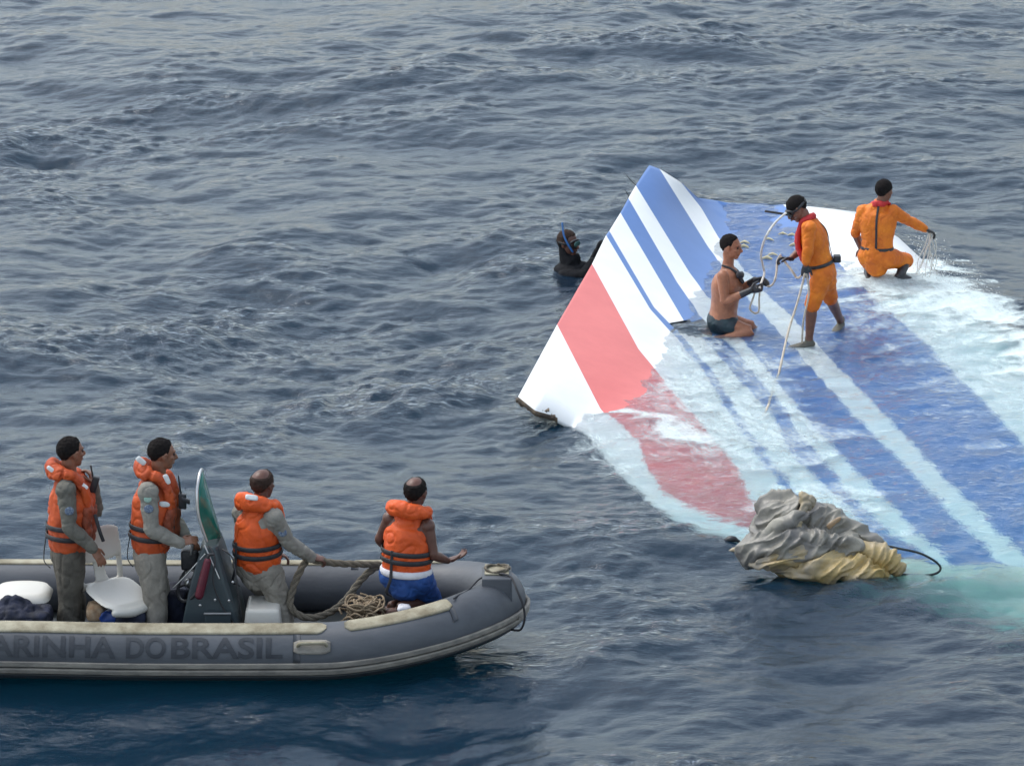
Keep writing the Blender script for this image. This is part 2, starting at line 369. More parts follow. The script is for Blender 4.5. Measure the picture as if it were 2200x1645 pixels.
def axis(a, b, st, far):
    c = list(np.arange(a, b+1e-6, st)); s = st; hi = [c[-1]]; lo = [c[0]]
    while hi[-1] < far: s *= 1.22; hi.append(hi[-1]+s)
    s = st
    while lo[-1] > -far: s *= 1.22; lo.append(lo[-1]-s)
    return np.array(lo[::-1][:-1]+c+hi[1:])
gx = axis(-9.5, 9.8, .027, 3500); gy = axis(25, 61, .032, 3500)
X, Y = np.meshgrid(gx, gy, indexing='ij')
def segd(X, Y, pts, closed=False):
    d = np.full(X.shape, 1e9); n = len(pts)
    for i in range(n if closed else n-1):
        a = pts[i]; b = pts[(i+1) % n]; ex, ey = b[0]-a[0], b[1]-a[1]; L2 = ex*ex+ey*ey+1e-9
        t = np.clip(((X-a[0])*ex+(Y-a[1])*ey)/L2, 0, 1); d = np.minimum(d, np.hypot(X-a[0]-t*ex, Y-a[1]-t*ey))
    return d
def inside(X, Y, pts):
    r = np.zeros(X.shape, bool); n = len(pts)
    for i in range(n):
        a = pts[i]; b = pts[(i+1) % n]; cnd = ((a[1] > Y) != (b[1] > Y)); dy = (b[1]-a[1]) or 1e-9
        r ^= cnd & (X < (b[0]-a[0])*(Y-a[1])/dy+a[0])
    return r
sstep = lambda a, b, x: (lambda t: t*t*(3-2*t))(np.clip((x-a)/(b-a), 0, 1))
outline = [P3[0][j] for j in range(0, NT, 6)]+[P3[i][NT-1] for i in range(NR)]+[P3[NR-1][j] for j in range(NT-1, -1, -6)]+[P3[i][0] for i in range(NR-1, -1, -1)]
ol = [(p.x, p.y) for p in outline]
dF = segd(X, Y, ol, True); dF = np.where(inside(X, Y, ol), -dF, dF)
BOATP = [(-6.2, 28.5), (-1.55, 28.5), (-.9, 28.62), (-.35, 28.85), (-.02, 29.25), (-.35, 29.75), (-.9, 30.0), (-6.2, 30.02)]
dB = segd(X, Y, BOATP, True); dB = np.where(inside(X, Y, BOATP), -dB, dB)
far = 1-sstep(60, 300, np.hypot(X, Y-40))
ampF = .10+.90*sstep(-.25, 1.3, dF); ampB = .10+.5*sstep(-.05, .2, dB)+.4*sstep(.2, 1.2, dB)
amp = ampF*ampB*far
small = ocean(1536, 30., (.35, -1.), 21, .80, .066, .008, 3.6)[0]
bigh = samp(oh, OL, X, Y-.25); low = samp(ocean(512, 60., (1, -.4), 33, 9, .01, 1.2)[0], 60., X, Y); low = low/low.std()
mask = np.clip(.42+.30*low+.42*bigh/bigh.std(), .32, 1.7)
hgt = samp(oh, OL, X, Y)*(1+.22*np.clip(low, -2, 2.5))*amp+samp(small, 30., X, Y)*mask*amp+samp(o2, 90., X, Y)*far*np.minimum(ampF, ampB)+samp(small, 30., X, Y)*(1-ampF)*.9
near = sstep(0, .3, dB)
hx = samp(odx, OL, X, Y)*amp*.75*near; hy = samp(ody, OL, X, Y)*amp*.75*near
# wash heaped against the fin's right edge, mound in front of the boat
g = lambda px, py, rx, ry, a, z=0: a*np.exp(-(((X-atZ(px, py, z).x)/rx)**2+((Y-atZ(px, py, z).y)/ry)**2))
hgt += g(2050, 650, .9, .35, .10)+g(2180, 740, .7, .5, .07)+g(1465, 705, .28, .35, .035)+g(1950, 690, .5, .35, .05)+g(1905, 602, .50, .20, .08)+g(1400, 905, .55, .25, .05)
hgt += g(560, 1590, 1.0, .45, .16)+g(950, 1570, .5, .3, .10)
side = sstep(0, .3, 28.55-Y)*(1-sstep(-1.6, 1.0, X)); hgt -= .24*side*sstep(.0, 1.1, dB)*(1-sstep(1.25, 2.3, dB))
PIT = [(-6.1, 28.62), (-1.5, 28.64), (-1.15, 28.95), (-1.15, 29.55), (-1.5, 29.88), (-6.1, 29.92)]
hgt = np.where(inside(X, Y, PIT), -.16, hgt)
foam = np.zeros(X.shape); wob = samp(small, 30., X, Y); wob = wob/wob.std(); wob2 = samp(oh, OL, X+7, Y+3); wob2 = wob2/wob2.std()
def fo(pts, wd, s):
    global foam
    q = [atZ(a, b, 0) for a, b in pts]; d = segd(X, Y, [(p.x, p.y) for p in q]); wd = wd*1.5; foam = np.maximum(foam, s*.92*np.exp(-(np.maximum(0, d+.28*wd*wob+.22*wd*wob2)/wd)**2))
fo([(1288,888),(1340,882),(1420,900),(1490,935)], .16, .85); fo([(1400,920),(1500,965)], .30, .62); fo([(1390,790),(1440,830),(1475,880)], .12, .72)
fo([(1500,800),(1600,900),(1690,1000)], .55, .50); fo([(1440,725),(1520,790)], .18, .62); fo([(1545,600),(1600,620)], .10, .5); fo([(1500,545),(1545,560)], .12, .5)
fo([(1985,575),(2070,640),(2200,740),(2320,840)], .34, .98); fo([(1900,610),(2010,640),(2120,720)], .55, .80); fo([(1835,715),(1900,705),(1975,722)], .30, .60); fo([(1830,700),(1895,645)], .22, .58)
fo([(1850,590),(1900,600),(1960,590)], .28, .85); fo([(1800,540),(1850,585)], .14, .55); fo([(990,1452),(1075,1430)], .06, .42); fo([(1010,1480),(1120,1440)], .12, .5)
fo([(1565,398),(1660,392)], .22, .55); fo([(1262,935),(1325,1015)], .13, .60); fo([(1000,850),(1060,850)], .15, .42); fo([(1520,960),(1590,1010)], .14, .62)
fo([(1740,760),(1790,740)], .15, .55); fo([(1790,860),(1860,840)], .2, .5); fo([(1560,770),(1700,780)], .3, .50); fo([(2080,960),(2130,950)], .12, .6); fo([(830,1490),(940,1480)], .06, .5)
fo([(2100,680),(2200,700),(2300,760)], .45, .8); fo([(1340,940),(1390,990)], .25, .42); fo([(1660,870),(1640,890)], .15, .6); fo([(1590,705),(1650,700)], .12, .5)
fo([(1720,748),(1760,752)], .08, .6); fo([(1790,700),(1825,700)], .07, .55)
fo([(1440,735),(1560,850),(1700,1010),(1780,1090)], .62, .66); fo([(1390,800),(1490,930),(1600,1040)], .40, .60); fo([(1560,760),(1660,850),(1740,930)], .35, .64); fo([(1300,930),(1380,1030),(1480,1110)], .28, .45)
fo([(1930,660),(2060,760),(2200,860)], .7, .62); fo([(1600,980),(1720,1100)], .35, .5); fo([(1700,700),(1830,680)], .4, .42); fo([(1530,450),(1640,460)], .35, .42); fo([(1880,700),(1960,760)], .3, .5); fo([(1430,700),(1445,722),(1500,726)], .06, .6)
# a little foam along the line where water meets the panel
nx, ny = X.shape
co = np.stack([X+hx, Y+hy, hgt], -1).reshape(-1, 3).astype(np.float32)
me = bpy.data.meshes.new('sea_water'); me.vertices.add(nx*ny); me.vertices.foreach_set('co', co.ravel())
I = np.arange(nx*ny, dtype=np.int32).reshape(nx, ny)
q = np.stack([I[:-1, :-1], I[1:, :-1], I[1:, 1:], I[:-1, 1:]], -1).reshape(-1, 4)
me.loops.add(q.size); me.loops.foreach_set('vertex_index', q.ravel()); me.polygons.add(len(q))
me.polygons.foreach_set('loop_start', np.arange(len(q), dtype=np.int32)*4); me.polygons.foreach_set('loop_total', np.full(len(q), 4, np.int32))
me.polygons.foreach_set('use_smooth', np.ones(len(q), bool)); me.update(calc_edges=True)
chop = (1-sstep(-.15, .35, dF)+.55*mask*sstep(.0, .4, dF)).ravel().astype(np.float32)
fc_ = me.attributes.new('chop', 'FLOAT', 'POINT'); fc_.data.foreach_set('value', chop)
fa = me.attributes.new('foam', 'FLOAT', 'POINT'); fa.data.foreach_set('value', foam.ravel().astype(np.float32))
sea = bpy.data.objects.new('water', me); COL.objects.link(sea); sea['kind'] = 'structure'
m = bpy.data.materials.new('sea_water'); m.use_nodes = True; n = m.node_tree.nodes; l = m.node_tree.links; n.clear()
out = n.new('ShaderNodeOutputMaterial'); tc = n.new('ShaderNodeTexCoord')
def nz(scale, detail, rough=.6, st=(1, 1, 1), rot=0):
    mp = n.new('ShaderNodeMapping'); mp.inputs['Scale'].default_value = st; mp.inputs['Rotation'].default_value = (0, 0, rot); l.new(tc.outputs['Object'], mp.inputs[0])
    t = n.new('ShaderNodeTexNoise'); t.inputs['Scale'].default_value = scale; t.inputs['Detail'].default_value = detail; t.inputs['Roughness'].default_value = rough; l.new(mp.outputs[0], t.inputs['Vector']); return t.outputs[0]
def mth(op, a, b=None, c=None, clamp=False):
    x = n.new('ShaderNodeMath'); x.operation = op; x.use_clamp = clamp
    for i, v in enumerate((a, b, c)):
        if v is None: continue
        if isinstance(v, (int, float)): x.inputs[i].default_value = v
        else: l.new(v, x.inputs[i])
    return x.outputs[0]
rip = mth('ADD', mth('ADD', nz(9, 5, .62, (.55, 1, 1), .25), mth('MULTIPLY', nz(26, 4, .6, (.6, 1, 1), -.1), .35)), mth('MULTIPLY', nz(2.6, 2, .5, (.7, 1, 1), .4), 1.6))
bp = n.new('ShaderNodeBump'); bp.inputs['Strength'].default_value = 1; l.new(rip, bp.inputs['Height']); at2 = n.new('ShaderNodeAttribute'); at2.attribute_name = 'chop'; l.new(mth('ADD', .007, mth('MULTIPLY', at2.outputs['Fac'], .024)), bp.inputs['Distance'])
fr = n.new('ShaderNodeFresnel'); fr.inputs['IOR'].default_value = 1.333; l.new(bp.outputs[0], fr.inputs['Normal'])
gl = n.new('ShaderNodeBsdfGlossy'); gl.inputs['Roughness'].default_value = .06; gl.inputs['Color'].default_value = (1, 1, 1, 1); l.new(bp.outputs[0], gl.inputs['Normal'])
rf = n.new('ShaderNodeBsdfRefraction'); rf.inputs['IOR'].default_value = 1.333; rf.inputs['Roughness'].default_value = 0; l.new(bp.outputs[0], rf.inputs['Normal'])
df = n.new('ShaderNodeBsdfDiffuse'); df.inputs['Color'].default_value = (.10, .27, .52, 1)
mv = n.new('ShaderNodeMixShader'); mv.inputs[0].default_value = .062; l.new(rf.outputs[0], mv.inputs[1]); l.new(df.outputs[0], mv.inputs[2])
mg = n.new('ShaderNodeMixShader'); l.new(fr.outputs[0], mg.inputs[0]); l.new(mv.outputs[0], mg.inputs[1]); l.new(gl.outputs[0], mg.inputs[2])
at = n.new('ShaderNodeAttribute'); at.attribute_name = 'foam'
vr = n.new('ShaderNodeVectorRotate'); vr.rotation_type = 'Z_AXIS'; vr.inputs['Angle'].default_value = 1.21; l.new(tc.outputs['Object'], vr.inputs[0])
def nzf(scale, detail, rough, st):
    mp = n.new('ShaderNodeMapping'); mp.inputs['Scale'].default_value = st; l.new(vr.outputs[0], mp.inputs[0])
    t = n.new('ShaderNodeTexNoise'); t.inputs['Scale'].default_value = scale; t.inputs['Detail'].default_value = detail; t.inputs['Roughness'].default_value = rough; t.inputs['Distortion'].default_value = .6; l.new(mp.outputs[0], t.inputs['Vector']); return t.outputs[0]
fn1 = nzf(5, 12, .80, (.45, 1.5, 1)); fn2 = nz(30, 8, .75, (.6, 1, 1))
fnn = mth('ADD', mth('MULTIPLY', fn1, .62), mth('MULTIPLY', fn2, .38))
thr = mth('SUBTRACT', 1.0, mth('MULTIPLY', at.outputs['Fac'], .78))
ff = n.new('ShaderNodeMapRange'); ff.interpolation_type = 'SMOOTHSTEP'; ff.clamp = True
l.new(mth('SUBTRACT', fnn, thr), ff.inputs[0]); ff.inputs[1].default_value = -.19; ff.inputs[2].default_value = .26; ff.inputs[3].default_value = 0; ff.inputs[4].default_value = .92
fd = n.new('ShaderNodeBsdfDiffuse'); fd.inputs['Color'].default_value = (.74, .85, .85, 1)
b2 = n.new('ShaderNodeBump'); b2.inputs['Distance'].default_value = .03; l.new(fnn, b2.inputs['Height']); l.new(b2.outputs[0], fd.inputs['Normal'])
mf = n.new('ShaderNodeMixShader'); l.new(ff.outputs[0], mf.inputs[0]); l.new(mg.outputs[0], mf.inputs[1]); l.new(fd.outputs[0], mf.inputs[2])
l.new(mf.outputs[0], out.inputs['Surface'])
va = n.new('ShaderNodeVolumeAbsorption'); va.inputs['Color'].default_value = (.05, .93, .95, 1); va.inputs['Density'].default_value = .50; l.new(va.outputs[0], out.inputs['Volume'])
me.materials.append(m)
bmm = MB(); box(bmm, (0, 0, -7), (7400, 7400, .5), bev=0); o = build('added_depth_sheet', bmm, mat('dark_depth_backing', (.004, .012, .022), 1, (.003, .008, .016), .3)); tagit(o, kind='structure')  # added dark sheet standing for the deep water body, so the depths go dark

# ------------------------------------------------------------------ the boat
NB = lambda px, py, Y: atY(px, py, Y)
near = [Vector((-6.0, 28.55, .235)), Vector((-4, 28.55, .235)), NB(300, 1399, 28.55), NB(620, 1399, 28.55), NB(740, 1395, 28.56), NB(850, 1377, 28.62), NB(950, 1350, 28.75), NB(1030, 1318, 28.97), NB(1072, 1290, 29.27)]
farp = [NB(1062, 1270, 29.55), NB(1015, 1262, 29.78), NB(950, 1262, 29.93), NB(850, 1263, 30.0), NB(740, 1264, 30.0), NB(620, 1264, 30.0), NB(300, 1264, 30.0), Vector((-4, 30.0, .235)), Vector((-6, 30.0, .235))]
BR = .222
boat = thing('inflatable_boat', (-3, 29.27, 0), 'long grey inflatable boat with dark lettering carrying four men', 'boat')
tb = MB(); path = near+farp; sweep(tb, path, [BR]*6+[BR*.98, BR*.95, BR*.92, BR*.92, BR*.95]+[BR*.98]+[BR]*6, 28, k=6); build('tube', tb, M['tube'], boat)
dense = [Vector(p) for p in cat([tuple(p) for p in path], 10)]
def frame(i):
    t = (dense[min(i+1, len(dense)-1)]-dense[max(i-1, 0)]).normalized(); o_ = Vector((t.y, -t.x, 0)).normalized()  # outward side (right of travel)
    return t, o_, o_.cross(t)*-1 if o_.cross(t).z < 0 else o_.cross(t)
def strip(name, x0, x1, a0, a1, m_, h=.008, side='near', n=6, rr=1.0, parent=boat):
    """a raised strip on the tube between two angles (0 = outward, 90 = top)"""
    mb = MB(); rows_ = []
    half = len(near)*10-5
    rngi = range(0, half) if side == 'near' else range(half-10, len(dense))
    idx = [i for i in rngi if x0 <= dense[i].x <= x1]
    if len(idx) < 2:
        xm = (x0+x1)/2; i0 = min(rngi, key=lambda i: abs(dense[i].x-xm)); idx = [i0, min(i0+1, len(dense)-1)]
        c0_, c1_ = dense[idx[0]], dense[idx[1]]; dd_ = (c1_-c0_).normalized()*(x1-x0)/2; seam = [c0_-dd_, c0_+dd_]
    else: seam = None
    for i in idx:
        t, o_, u = frame(i); u = Vector((0, 0, 1)); c = dense[i] if seam is None else seam[idx.index(i)]
        e = 1 if seam else min(1, min(abs(dense[i].x-x0), abs(dense[i].x-x1))/.06+.25)
        am = (a0+a1)/2; ha = (a1-a0)/2*e
        ring = []
        for k in range(n+1):
            a = math.radians(am-ha+2*ha*k/n); r = BR*rr+h; ring.append(c+o_*math.cos(a)*r+u*math.sin(a)*r)
        for k in range(n, -1, -1):
            a = math.radians(am-ha+2*ha*k/n); r = BR*rr-.01; ring.append(c+o_*math.cos(a)*r+u*math.sin(a)*r)
        rows_.append(ring)
    if len(rows_) < 2: return None
    w_ = 2*(n+1); vs = [p for r in rows_ for p in r]; L = len(rows_)
    fs = [(i*w_+j, i*w_+(j+1) % w_, (i+1)*w_+(j+1) % w_, (i+1)*w_+j) for i in range(L-1) for j in range(w_)]+[tuple(range(w_)), tuple((L-1)*w_+j for j in range(w_))[::-1]]
    mb.add(vs, fs); return build(name, mb, m_, parent)
XP = lambda px: (px-1100)/F*31.0
strip('cream_strip', -6, XP(712), 56, 92, M['cream']); strip('cream_strip', XP(745), XP(968), 58, 96, M['cream'])
strip('cream_strip', -6, XP(728), 70, 104, M['cream'], side='far'); strip('cream_strip', XP(755), XP(966), 66, 100, M['cream'], side='far')
strip('rubbing_strake', -6, 9, -14, -4, M['strake'], .016); strip('rubbing_strake', -6, 9, -28, -18, M['strake'], .024); strip('rubbing_strake', -6, 9, -46, -34, M['hull'], .016)
strip('rubbing_strake', -6, 9, -28, -8, M['strake'], .02, side='far')
for x_, sd_ in ((-1.64, 'near'), (-.55, 'near'), (-3.55, 'far'), (-2.35, 'far'), (-1.28, 'far'), (-.55, 'far')):
    if 1: strip('tube_seam', x_, x_+.055, -3, 118, M['seam'], .003, side=sd_, n=14)
# rigid hull and floor
hb = MB(); secs = []
for x in np.linspace(-6, -.28, 26):
    t = max(0, (x+1.7)/1.42); wd = .70*(1-t**2.2); rise = .30*t**1.6
    secs.append([Vector((x, 29.27-wd-.02, .12+rise*.8)), Vector((x, 29.27-wd*.93, .0+rise*.9)), Vector((x, 29.27-wd*.5, -.18+rise)), Vector((x, 29.27, -.32+rise*1.3)), Vector((x, 29.27+wd*.5, -.18+rise)), Vector((x, 29.27+wd*.93, 0+rise*.9)), Vector((x, 29.27+wd+.02, .12+rise*.8)),
                 Vector((x, 29.27, .05+rise*.5))])
hb.add([p for s in secs for p in s], [(i*8+j, i*8+(j+1) % 8, (i+1)*8+(j+1) % 8, (i+1)*8+j) for i in range(25) for j in range(8)]+[tuple(range(8)), tuple(200+j for j in range(8))[::-1]])
build('hull', hb, M['hull'], boat)
fb = MB(); box(fb, (-3.45, 29.27, .075), (4.9, 1.3, .03), bev=.005); build('floor', fb, M['deck'], boat)
# carrying handle on the near tube
hm = MB()
def tp(x, a, r):
    c = min(dense[:80], key=lambda q_: abs(q_.x-x)); return Vector((x, c.y-math.cos(math.radians(a))*r, c.z+math.sin(math.radians(a))*r))
x0, x1 = XP(645), XP(722)
pl = MB(); 
for k in range(9):
    pass
vs = []
for i in range(9):
    for k in range(7):
        x = x0+(x1-x0)*i/8; ea = 1-.35*(abs(i-4)/4)**6; vs.append(tp(x, 28+(k-3)*4.6*ea, BR+.012))
pl.add(vs, [(i*7+k, (i+1)*7+k, (i+1)*7+k+1, i*7+k+1) for i in range(8) for k in range(6)])
o = build('handle_patch', pl, M['strake'], boat); o.modifiers.new('s', 'SOLIDIFY').thickness = .014
sweep(hm, [tp(x0+.03, 30, BR+.01), tp(x0+.05, 33, BR+.035), tp((x0+x1)/2, 33, BR+.045), tp(x1-.05, 33, BR+.035), tp(x1-.03, 30, BR+.01)], .014, 10); build('handle', hm, M['cream'], boat)
# lettering wrapped round the tube
lm = MB()
for word, wa, wb in (('MARINHA', -40, 274), ('DO', 296, 379), ('BRASIL', 390, 622)):
    cu = bpy.data.curves.new('t', 'FONT'); cu.body = word; cu.size = 1; cu.offset = .022; cu.resolution_u = 4
    to = bpy.data.objects.new('t', cu); COL.objects.link(to); dg = bpy.context.evaluated_depsgraph_get(); tmesh = bpy.data.meshes.new_from_object(to.evaluated_get(dg))
    bpy.data.objects.remove(to); bm = bmesh.new(); bm.from_mesh(tmesh); xs = [v.co.x for v in bm.verts]; ys = [v.co.y for v in bm.verts]; mnx, mxx, mny, mxy = min(xs), max(xs), min(ys), max(ys)
    for kk in range(1, 12):
        yy = mny+(mxy-mny)*kk/12; bmesh.ops.bisect_plane(bm, geom=bm.verts[:]+bm.edges[:]+bm.faces[:], plane_co=(0, yy, 0), plane_no=(0, 1, 0))
    bm.verts.index_update(); lv = []
    for v in bm.verts:
        u = (v.co.x-mnx)/(mxx-mnx); h = (v.co.y-mny)/(mxy-mny); lv.append(tp(XP(wa)+(XP(wb)-XP(wa))*u, 6+h*43, BR+.004))
    lm.add(lv, [[v.index for v in f.verts] for f in bm.faces]); bm.free()
build('lettering', lm, M['letter'], boat, smooth=False)
# bow step box and deck patch
bx = MB(); bc = NB(1062, 1262, 29.2); box(bx, bc+Vector((.02, -.02, .035)), (.24, .36, .20), bev=.012, taper=(.95, .92)); build('bow_step', bx, M['tube'], boat)
bx = MB(); box(bx, bc+Vector((.02, .02, .142)), (.19, .24, .014), bev=.006); build('bow_plate', bx, M['cream'], boat)
rb = MB(); pts = [bc+Vector((.02+.10*math.cos(a)*(1-.05*a/3), .09*math.sin(a), .158+.010*math.sin(2.3*a))) for a in np.linspace(0, 14, 60)]
sweep(rb, pts, .009, 6, k=1); q = build('bow_lashing', rb, M['rope_dk'], boat)
rb = MB(); by = 29.1
sweep(rb, [NB(1050, 1238, 29.2), NB(1075, 1232, 29.1), NB(1098, 1240, 29.05), NB(1112, 1270, 28.95), NB(1124, 1300, 28.92), NB(1127, 1330, 28.92), NB(1118, 1352, 28.95), NB(1100, 1352, 28.98)], .009, 8, k=5); build('grab_line', rb, M['black'], boat)
rb = MB(); sweep(rb, [NB(1050, 1238, 29.25), NB(1030, 1243, 29.1), NB(1005, 1268, 28.95), NB(985, 1278, 28.85), NB(975, 1285, 28.75)], .007, 8, k=5); build('grab_line', rb, M['black'], boat)
# console with windscreen, wheel, rail
CY = 29.27
def quadloft(mb, loops):
    n_ = len(loops[0]); mb.add([p for L_ in loops for p in L_], [(i*n_+j, i*n_+(j+1) % n_, (i+1)*n_+(j+1) % n_, (i+1)*n_+j) for i in range(len(loops)-1) for j in range(n_)]+[tuple(range(n_))[::-1], tuple((len(loops)-1)*n_+j for j in range(n_))]); return mb
cb = MB()
def sect(py, xa, xb, hw):
    a = NB(xa, py, CY); b = NB(xb, py, CY); z = a.z; r_ = []
    for (x, y) in ((a.x, -hw), (b.x-.03, -hw), (b.x, -hw+.04), (b.x, hw-.04), (b.x-.03, hw), (a.x, hw)): r_.append(Vector((x, CY+y, z)))
    return r_
quadloft(cb, [sect(1385, 395, 525, .30), sect(1330, 395, 524, .30), sect(1290, 402, 515, .29), sect(1230, 415, 495, .27), sect(1180, 430, 480, .24), sect(1160, 438, 474, .22), sect(1156, 442, 470, .20)])
con = build('console', cb, M['console'], boat); bv = con.modifiers.new('b', 'BEVEL'); bv.width = .012; bv.segments = 2; bv.limit_method = 'ANGLE'
for p in con.data.polygons: p.use_smooth = False
lb = MB(); p0 = NB(440, 1318, CY-.335); p1 = NB(495, 1314, CY-.335); box(lb, (p0+p1)/2+Vector((0, 0, -.09)), ((p1-p0).length, .025, .17), bev=.008); build('locker_door', lb, M['console'], con)
lb = MB(); box(lb, (p0+p1)/2+Vector((0, -.012, .0)), ((p1-p0).length+.01, .03, .012), bev=.003); build('locker_lip', lb, M['steel'], con)
wf = MB(); arch = [NB(444, 1162, CY-.24), NB(427, 1110, CY-.235), NB(423, 1060, CY-.20), NB(428, 1022, CY-.11), NB(433, 1008, CY), NB(436, 1018, CY+.11), NB(434, 1050, CY+.20), NB(438, 1100, CY+.235), NB(450, 1155, CY+.24)]
sweep(wf, arch, .011, 10, k=5); ws = build('windscreen_frame', wf, M['steel'], con)
pm = MB(); ad = [Vector(p) for p in cat([tuple(p) for p in arch], 4)]; base = [NB(446+30*math.sin(math.pi*i/(len(ad)-1)), 1160-6*math.sin(math.pi*i/(len(ad)-1)), CY-.23+.46*i/(len(ad)-1)) for i in range(len(ad))]
vs = []
for s in range(7):
    f = s/6.
    for a, b in zip(ad, base): vs.append(a.lerp(b, f))
W_ = len(ad); pm.add(vs, [(s*W_+j, s*W_+j+1, (s+1)*W_+j+1, (s+1)*W_+j) for s in range(6) for j in range(W_-1)])
o = build('windscreen', pm, M['acryl'], con); o.modifiers.new('s', 'SOLIDIFY').thickness = .006
wm = MB(); wc = NB(408, 1252, CY-.15); ax = Vector((-.75, -.45, .5)).normalized(); e1 = perp(ax, (0, 0, 1)); e2 = ax.cross(e1)
sweep(wm, [wc+e1*.15*math.cos(a)+e2*.15*math.sin(a) for a in np.linspace(0, 2*math.pi, 25)[:-1]], .013, 8, k=1, closed=True)
for a in (0, 2.1, 4.2): sweep(wm, [wc, wc+e1*.15*math.cos(a)+e2*.15*math.sin(a)], .009, 8, k=1)
ell(wm, wc, (.04, .04, .03), e1, e2, ax); build('steering_wheel', wm, M['rubber'], con)
wm = MB(); sweep(wm, [wc+ax*.02+e1*.10*math.cos(a)+e2*.10*math.sin(a) for a in np.linspace(-.9, 1.0, 10)], .009, 8, k=1); ell(wm, wc+ax*.03, (.028, .028, .012), e1, e2, ax); build('wheel_badge', wm, M['steel'], con)
wm = MB(); sweep(wm, [NB(440, 1172, CY-.25), NB(471, 1242, CY-.31)], .006, 8, k=1); build('stay_rod', wm, M['steel'], con)
wm = MB(); sweep(wm, [NB(372, 1262, CY-.2), NB(400, 1235, CY-.22), NB(440, 1190, CY-.24)], .006, 8, k=2); build('stay_rod', wm, M['steel'], con)
wm = MB(); sweep(wm, [NB(448, 1172, CY-.22), NB(462, 1200, CY-.30), NB(458, 1250, CY-.33), NB(476, 1300, CY-.33), NB(500, 1336, CY-.30)], .007, 8, k=4); sweep(wm, [NB(478, 1180, CY-.1), NB(500, 1200, CY-.2), NB(510, 1260, CY-.28), NB(519, 1330, CY-.28)], .006, 8, k=4); build('control_cable', wm, M['rubber'], con)
for (x_, y_) in ((462, 1288), (492, 1290), (430, 1300), (500, 1250)):
    wm = MB(); ell(wm, NB(x_, y_, CY-.305), (.011, .006, .011)); build('bolt', wm, M['steel'], con)
ex = thing('fire_extinguisher', NB(436, 1290, CY-.38), 'dark red cylinder strapped to the near side of the console', 'fire extinguisher')
em = MB(); a, b = NB(428, 1278, CY-.36), NB(446, 1205, CY-.34); sweep(em, [a, a.lerp(b, .5), b], [.034, .034, .028], 14, k=2); build('cylinder', em, M['red'], ex)
em = MB(); sweep(em, [b, b+Vector((.01, 0, .05)), b+Vector((.045, 0, .055))], [.014, .014, .010], 8); build('valve', em, M['rubber'], ex)
# throttle box / dark fittings behind wheel
tm_ = thing('engine_control', NB(398, 1215, CY+.05), 'black throttle box with lever between helmsman and console', 'throttle')
em = MB(); box(em, NB(408, 1198, CY+.02), (.13, .16, .16), bev=.02); build('housing', em, M['rubber'], tm_)
em = MB(); sweep(em, [NB(410, 1190, CY-.08), NB(413, 1172, CY-.1), NB(409, 1158, CY-.1)], [.012, .011, .017], 8); build('lever', em, M['steel'], tm_)
# bucket seats
def plate(mb, c, X, Yv, wd, ht, th, dish=0, n=14, pw=4.):
    Z = Vector(X).cross(Vector(Yv)).normalized(); X = Vector(X); Yv = Vector(Yv); vs = []; fs = []
    G = 12
    for s in (1, -1):
        for i in range(G+1):
            for j in range(G+1):
                a = -1+2*i/G; b = -1+2*j/G
                k_ = (abs(a)**pw+abs(b)**pw)**(1/pw) if (a or b) else 0; mxx_ = max(abs(a), abs(b)); f = (mxx_/k_) if k_ else 1
                a2, b2 = a*f, b*f; e = 1-max(0, mxx_-.85)/.15*.9
                vs.append(c+X*a2*wd/2+Yv*b2*ht/2+Z*(s*th/2*max(e, .05)+dish*(a2*a2+b2*b2)))
    n1 = (G+1)**2
    for s in (0, 1):
        for i in range(G):
            for j in range(G):
                q_ = (s*n1+i*(G+1)+j, s*n1+(i+1)*(G+1)+j, s*n1+(i+1)*(G+1)+j+1, s*n1+i*(G+1)+j+1); fs.append(q_ if s == 0 else q_[::-1])
    bd = [i*(G+1) for i in range(G+1)]+[G*(G+1)+j for j in range(1, G+1)]+[i*(G+1)+G for i in range(G-1, -1, -1)]+[j for j in range(G-1, 0, -1)]
    for a, b in zip(bd, bd[1:]+bd[:1]): fs.append((b, a, n1+a, n1+b))
    mb.add(vs, fs)
nrm0 = lambda v: Vector(v).normalized()
def bucket(loc, fwd, label, group=None):
    t = thing('boat_seat', loc, label, 'seat', group); fw = Vector(fwd).normalized(); rt = Vector((fw.y, -fw.x, 0)); up = Vector((0, 0, 1)); c = Vector(loc); sc_ = c+up*.40
    s = MB(); plate(s, sc_+fw*.04-up*.03, rt, nrm0(fw-up*.24), .45, .44, .045, .012); sweep(s, [sc_+fw*.235-up*.095+rt*-.15, sc_+fw*.25-up*.11, sc_+fw*.235-up*.095+rt*.15], [.035, .045, .035], 10); build('seat', s, M['white_pl'], t, vox=.009, sm=3)
    b = MB(); bu = (up-fw*.16).normalized(); bb = sc_-fw*.20
    plate(b, bb+bu*.32, rt, bu, .42, .28, .028, -.02)
    for sx in (-.185, .185): sweep(b, [bb+rt*sx*.95-bu*.0, bb+rt*sx+bu*.1, bb+rt*sx+bu*.25], [(.026, .018)]*3, 10, lat=rt)
    sweep(b, [bb+fw*.03-bu*.0, bb+bu*.1, bb+bu*.26], [(.075, .014), (.055, .014), (.07, .014)], 12, lat=rt)
    sweep(b, [bb+rt*-.19, bb+fw*.01, bb+rt*.19], [(.03, .02)]*3, 10, lat=up)
    build('backrest', b, M['white_pl'], t, vox=.009, sm=3)
    p = MB(); sweep(p, [c+up*.03, c+up*.31], .04, 12, k=1); box(p, c+up*.02, (.25, .25, .02), bev=.004); build('pedestal', p, M['rubber'], t); return t
bucket((NB(248, 1282, 29.2).x, 29.2, .09), (.62, -.78, 0), 'white plastic bucket seat with cut-out backrest behind the helmsman')
ls = thing('stern_seat', (NB(50, 1262, 29.35).x, 29.35, .09), 'white slab-topped seat at the left edge of the photo', 'seat')
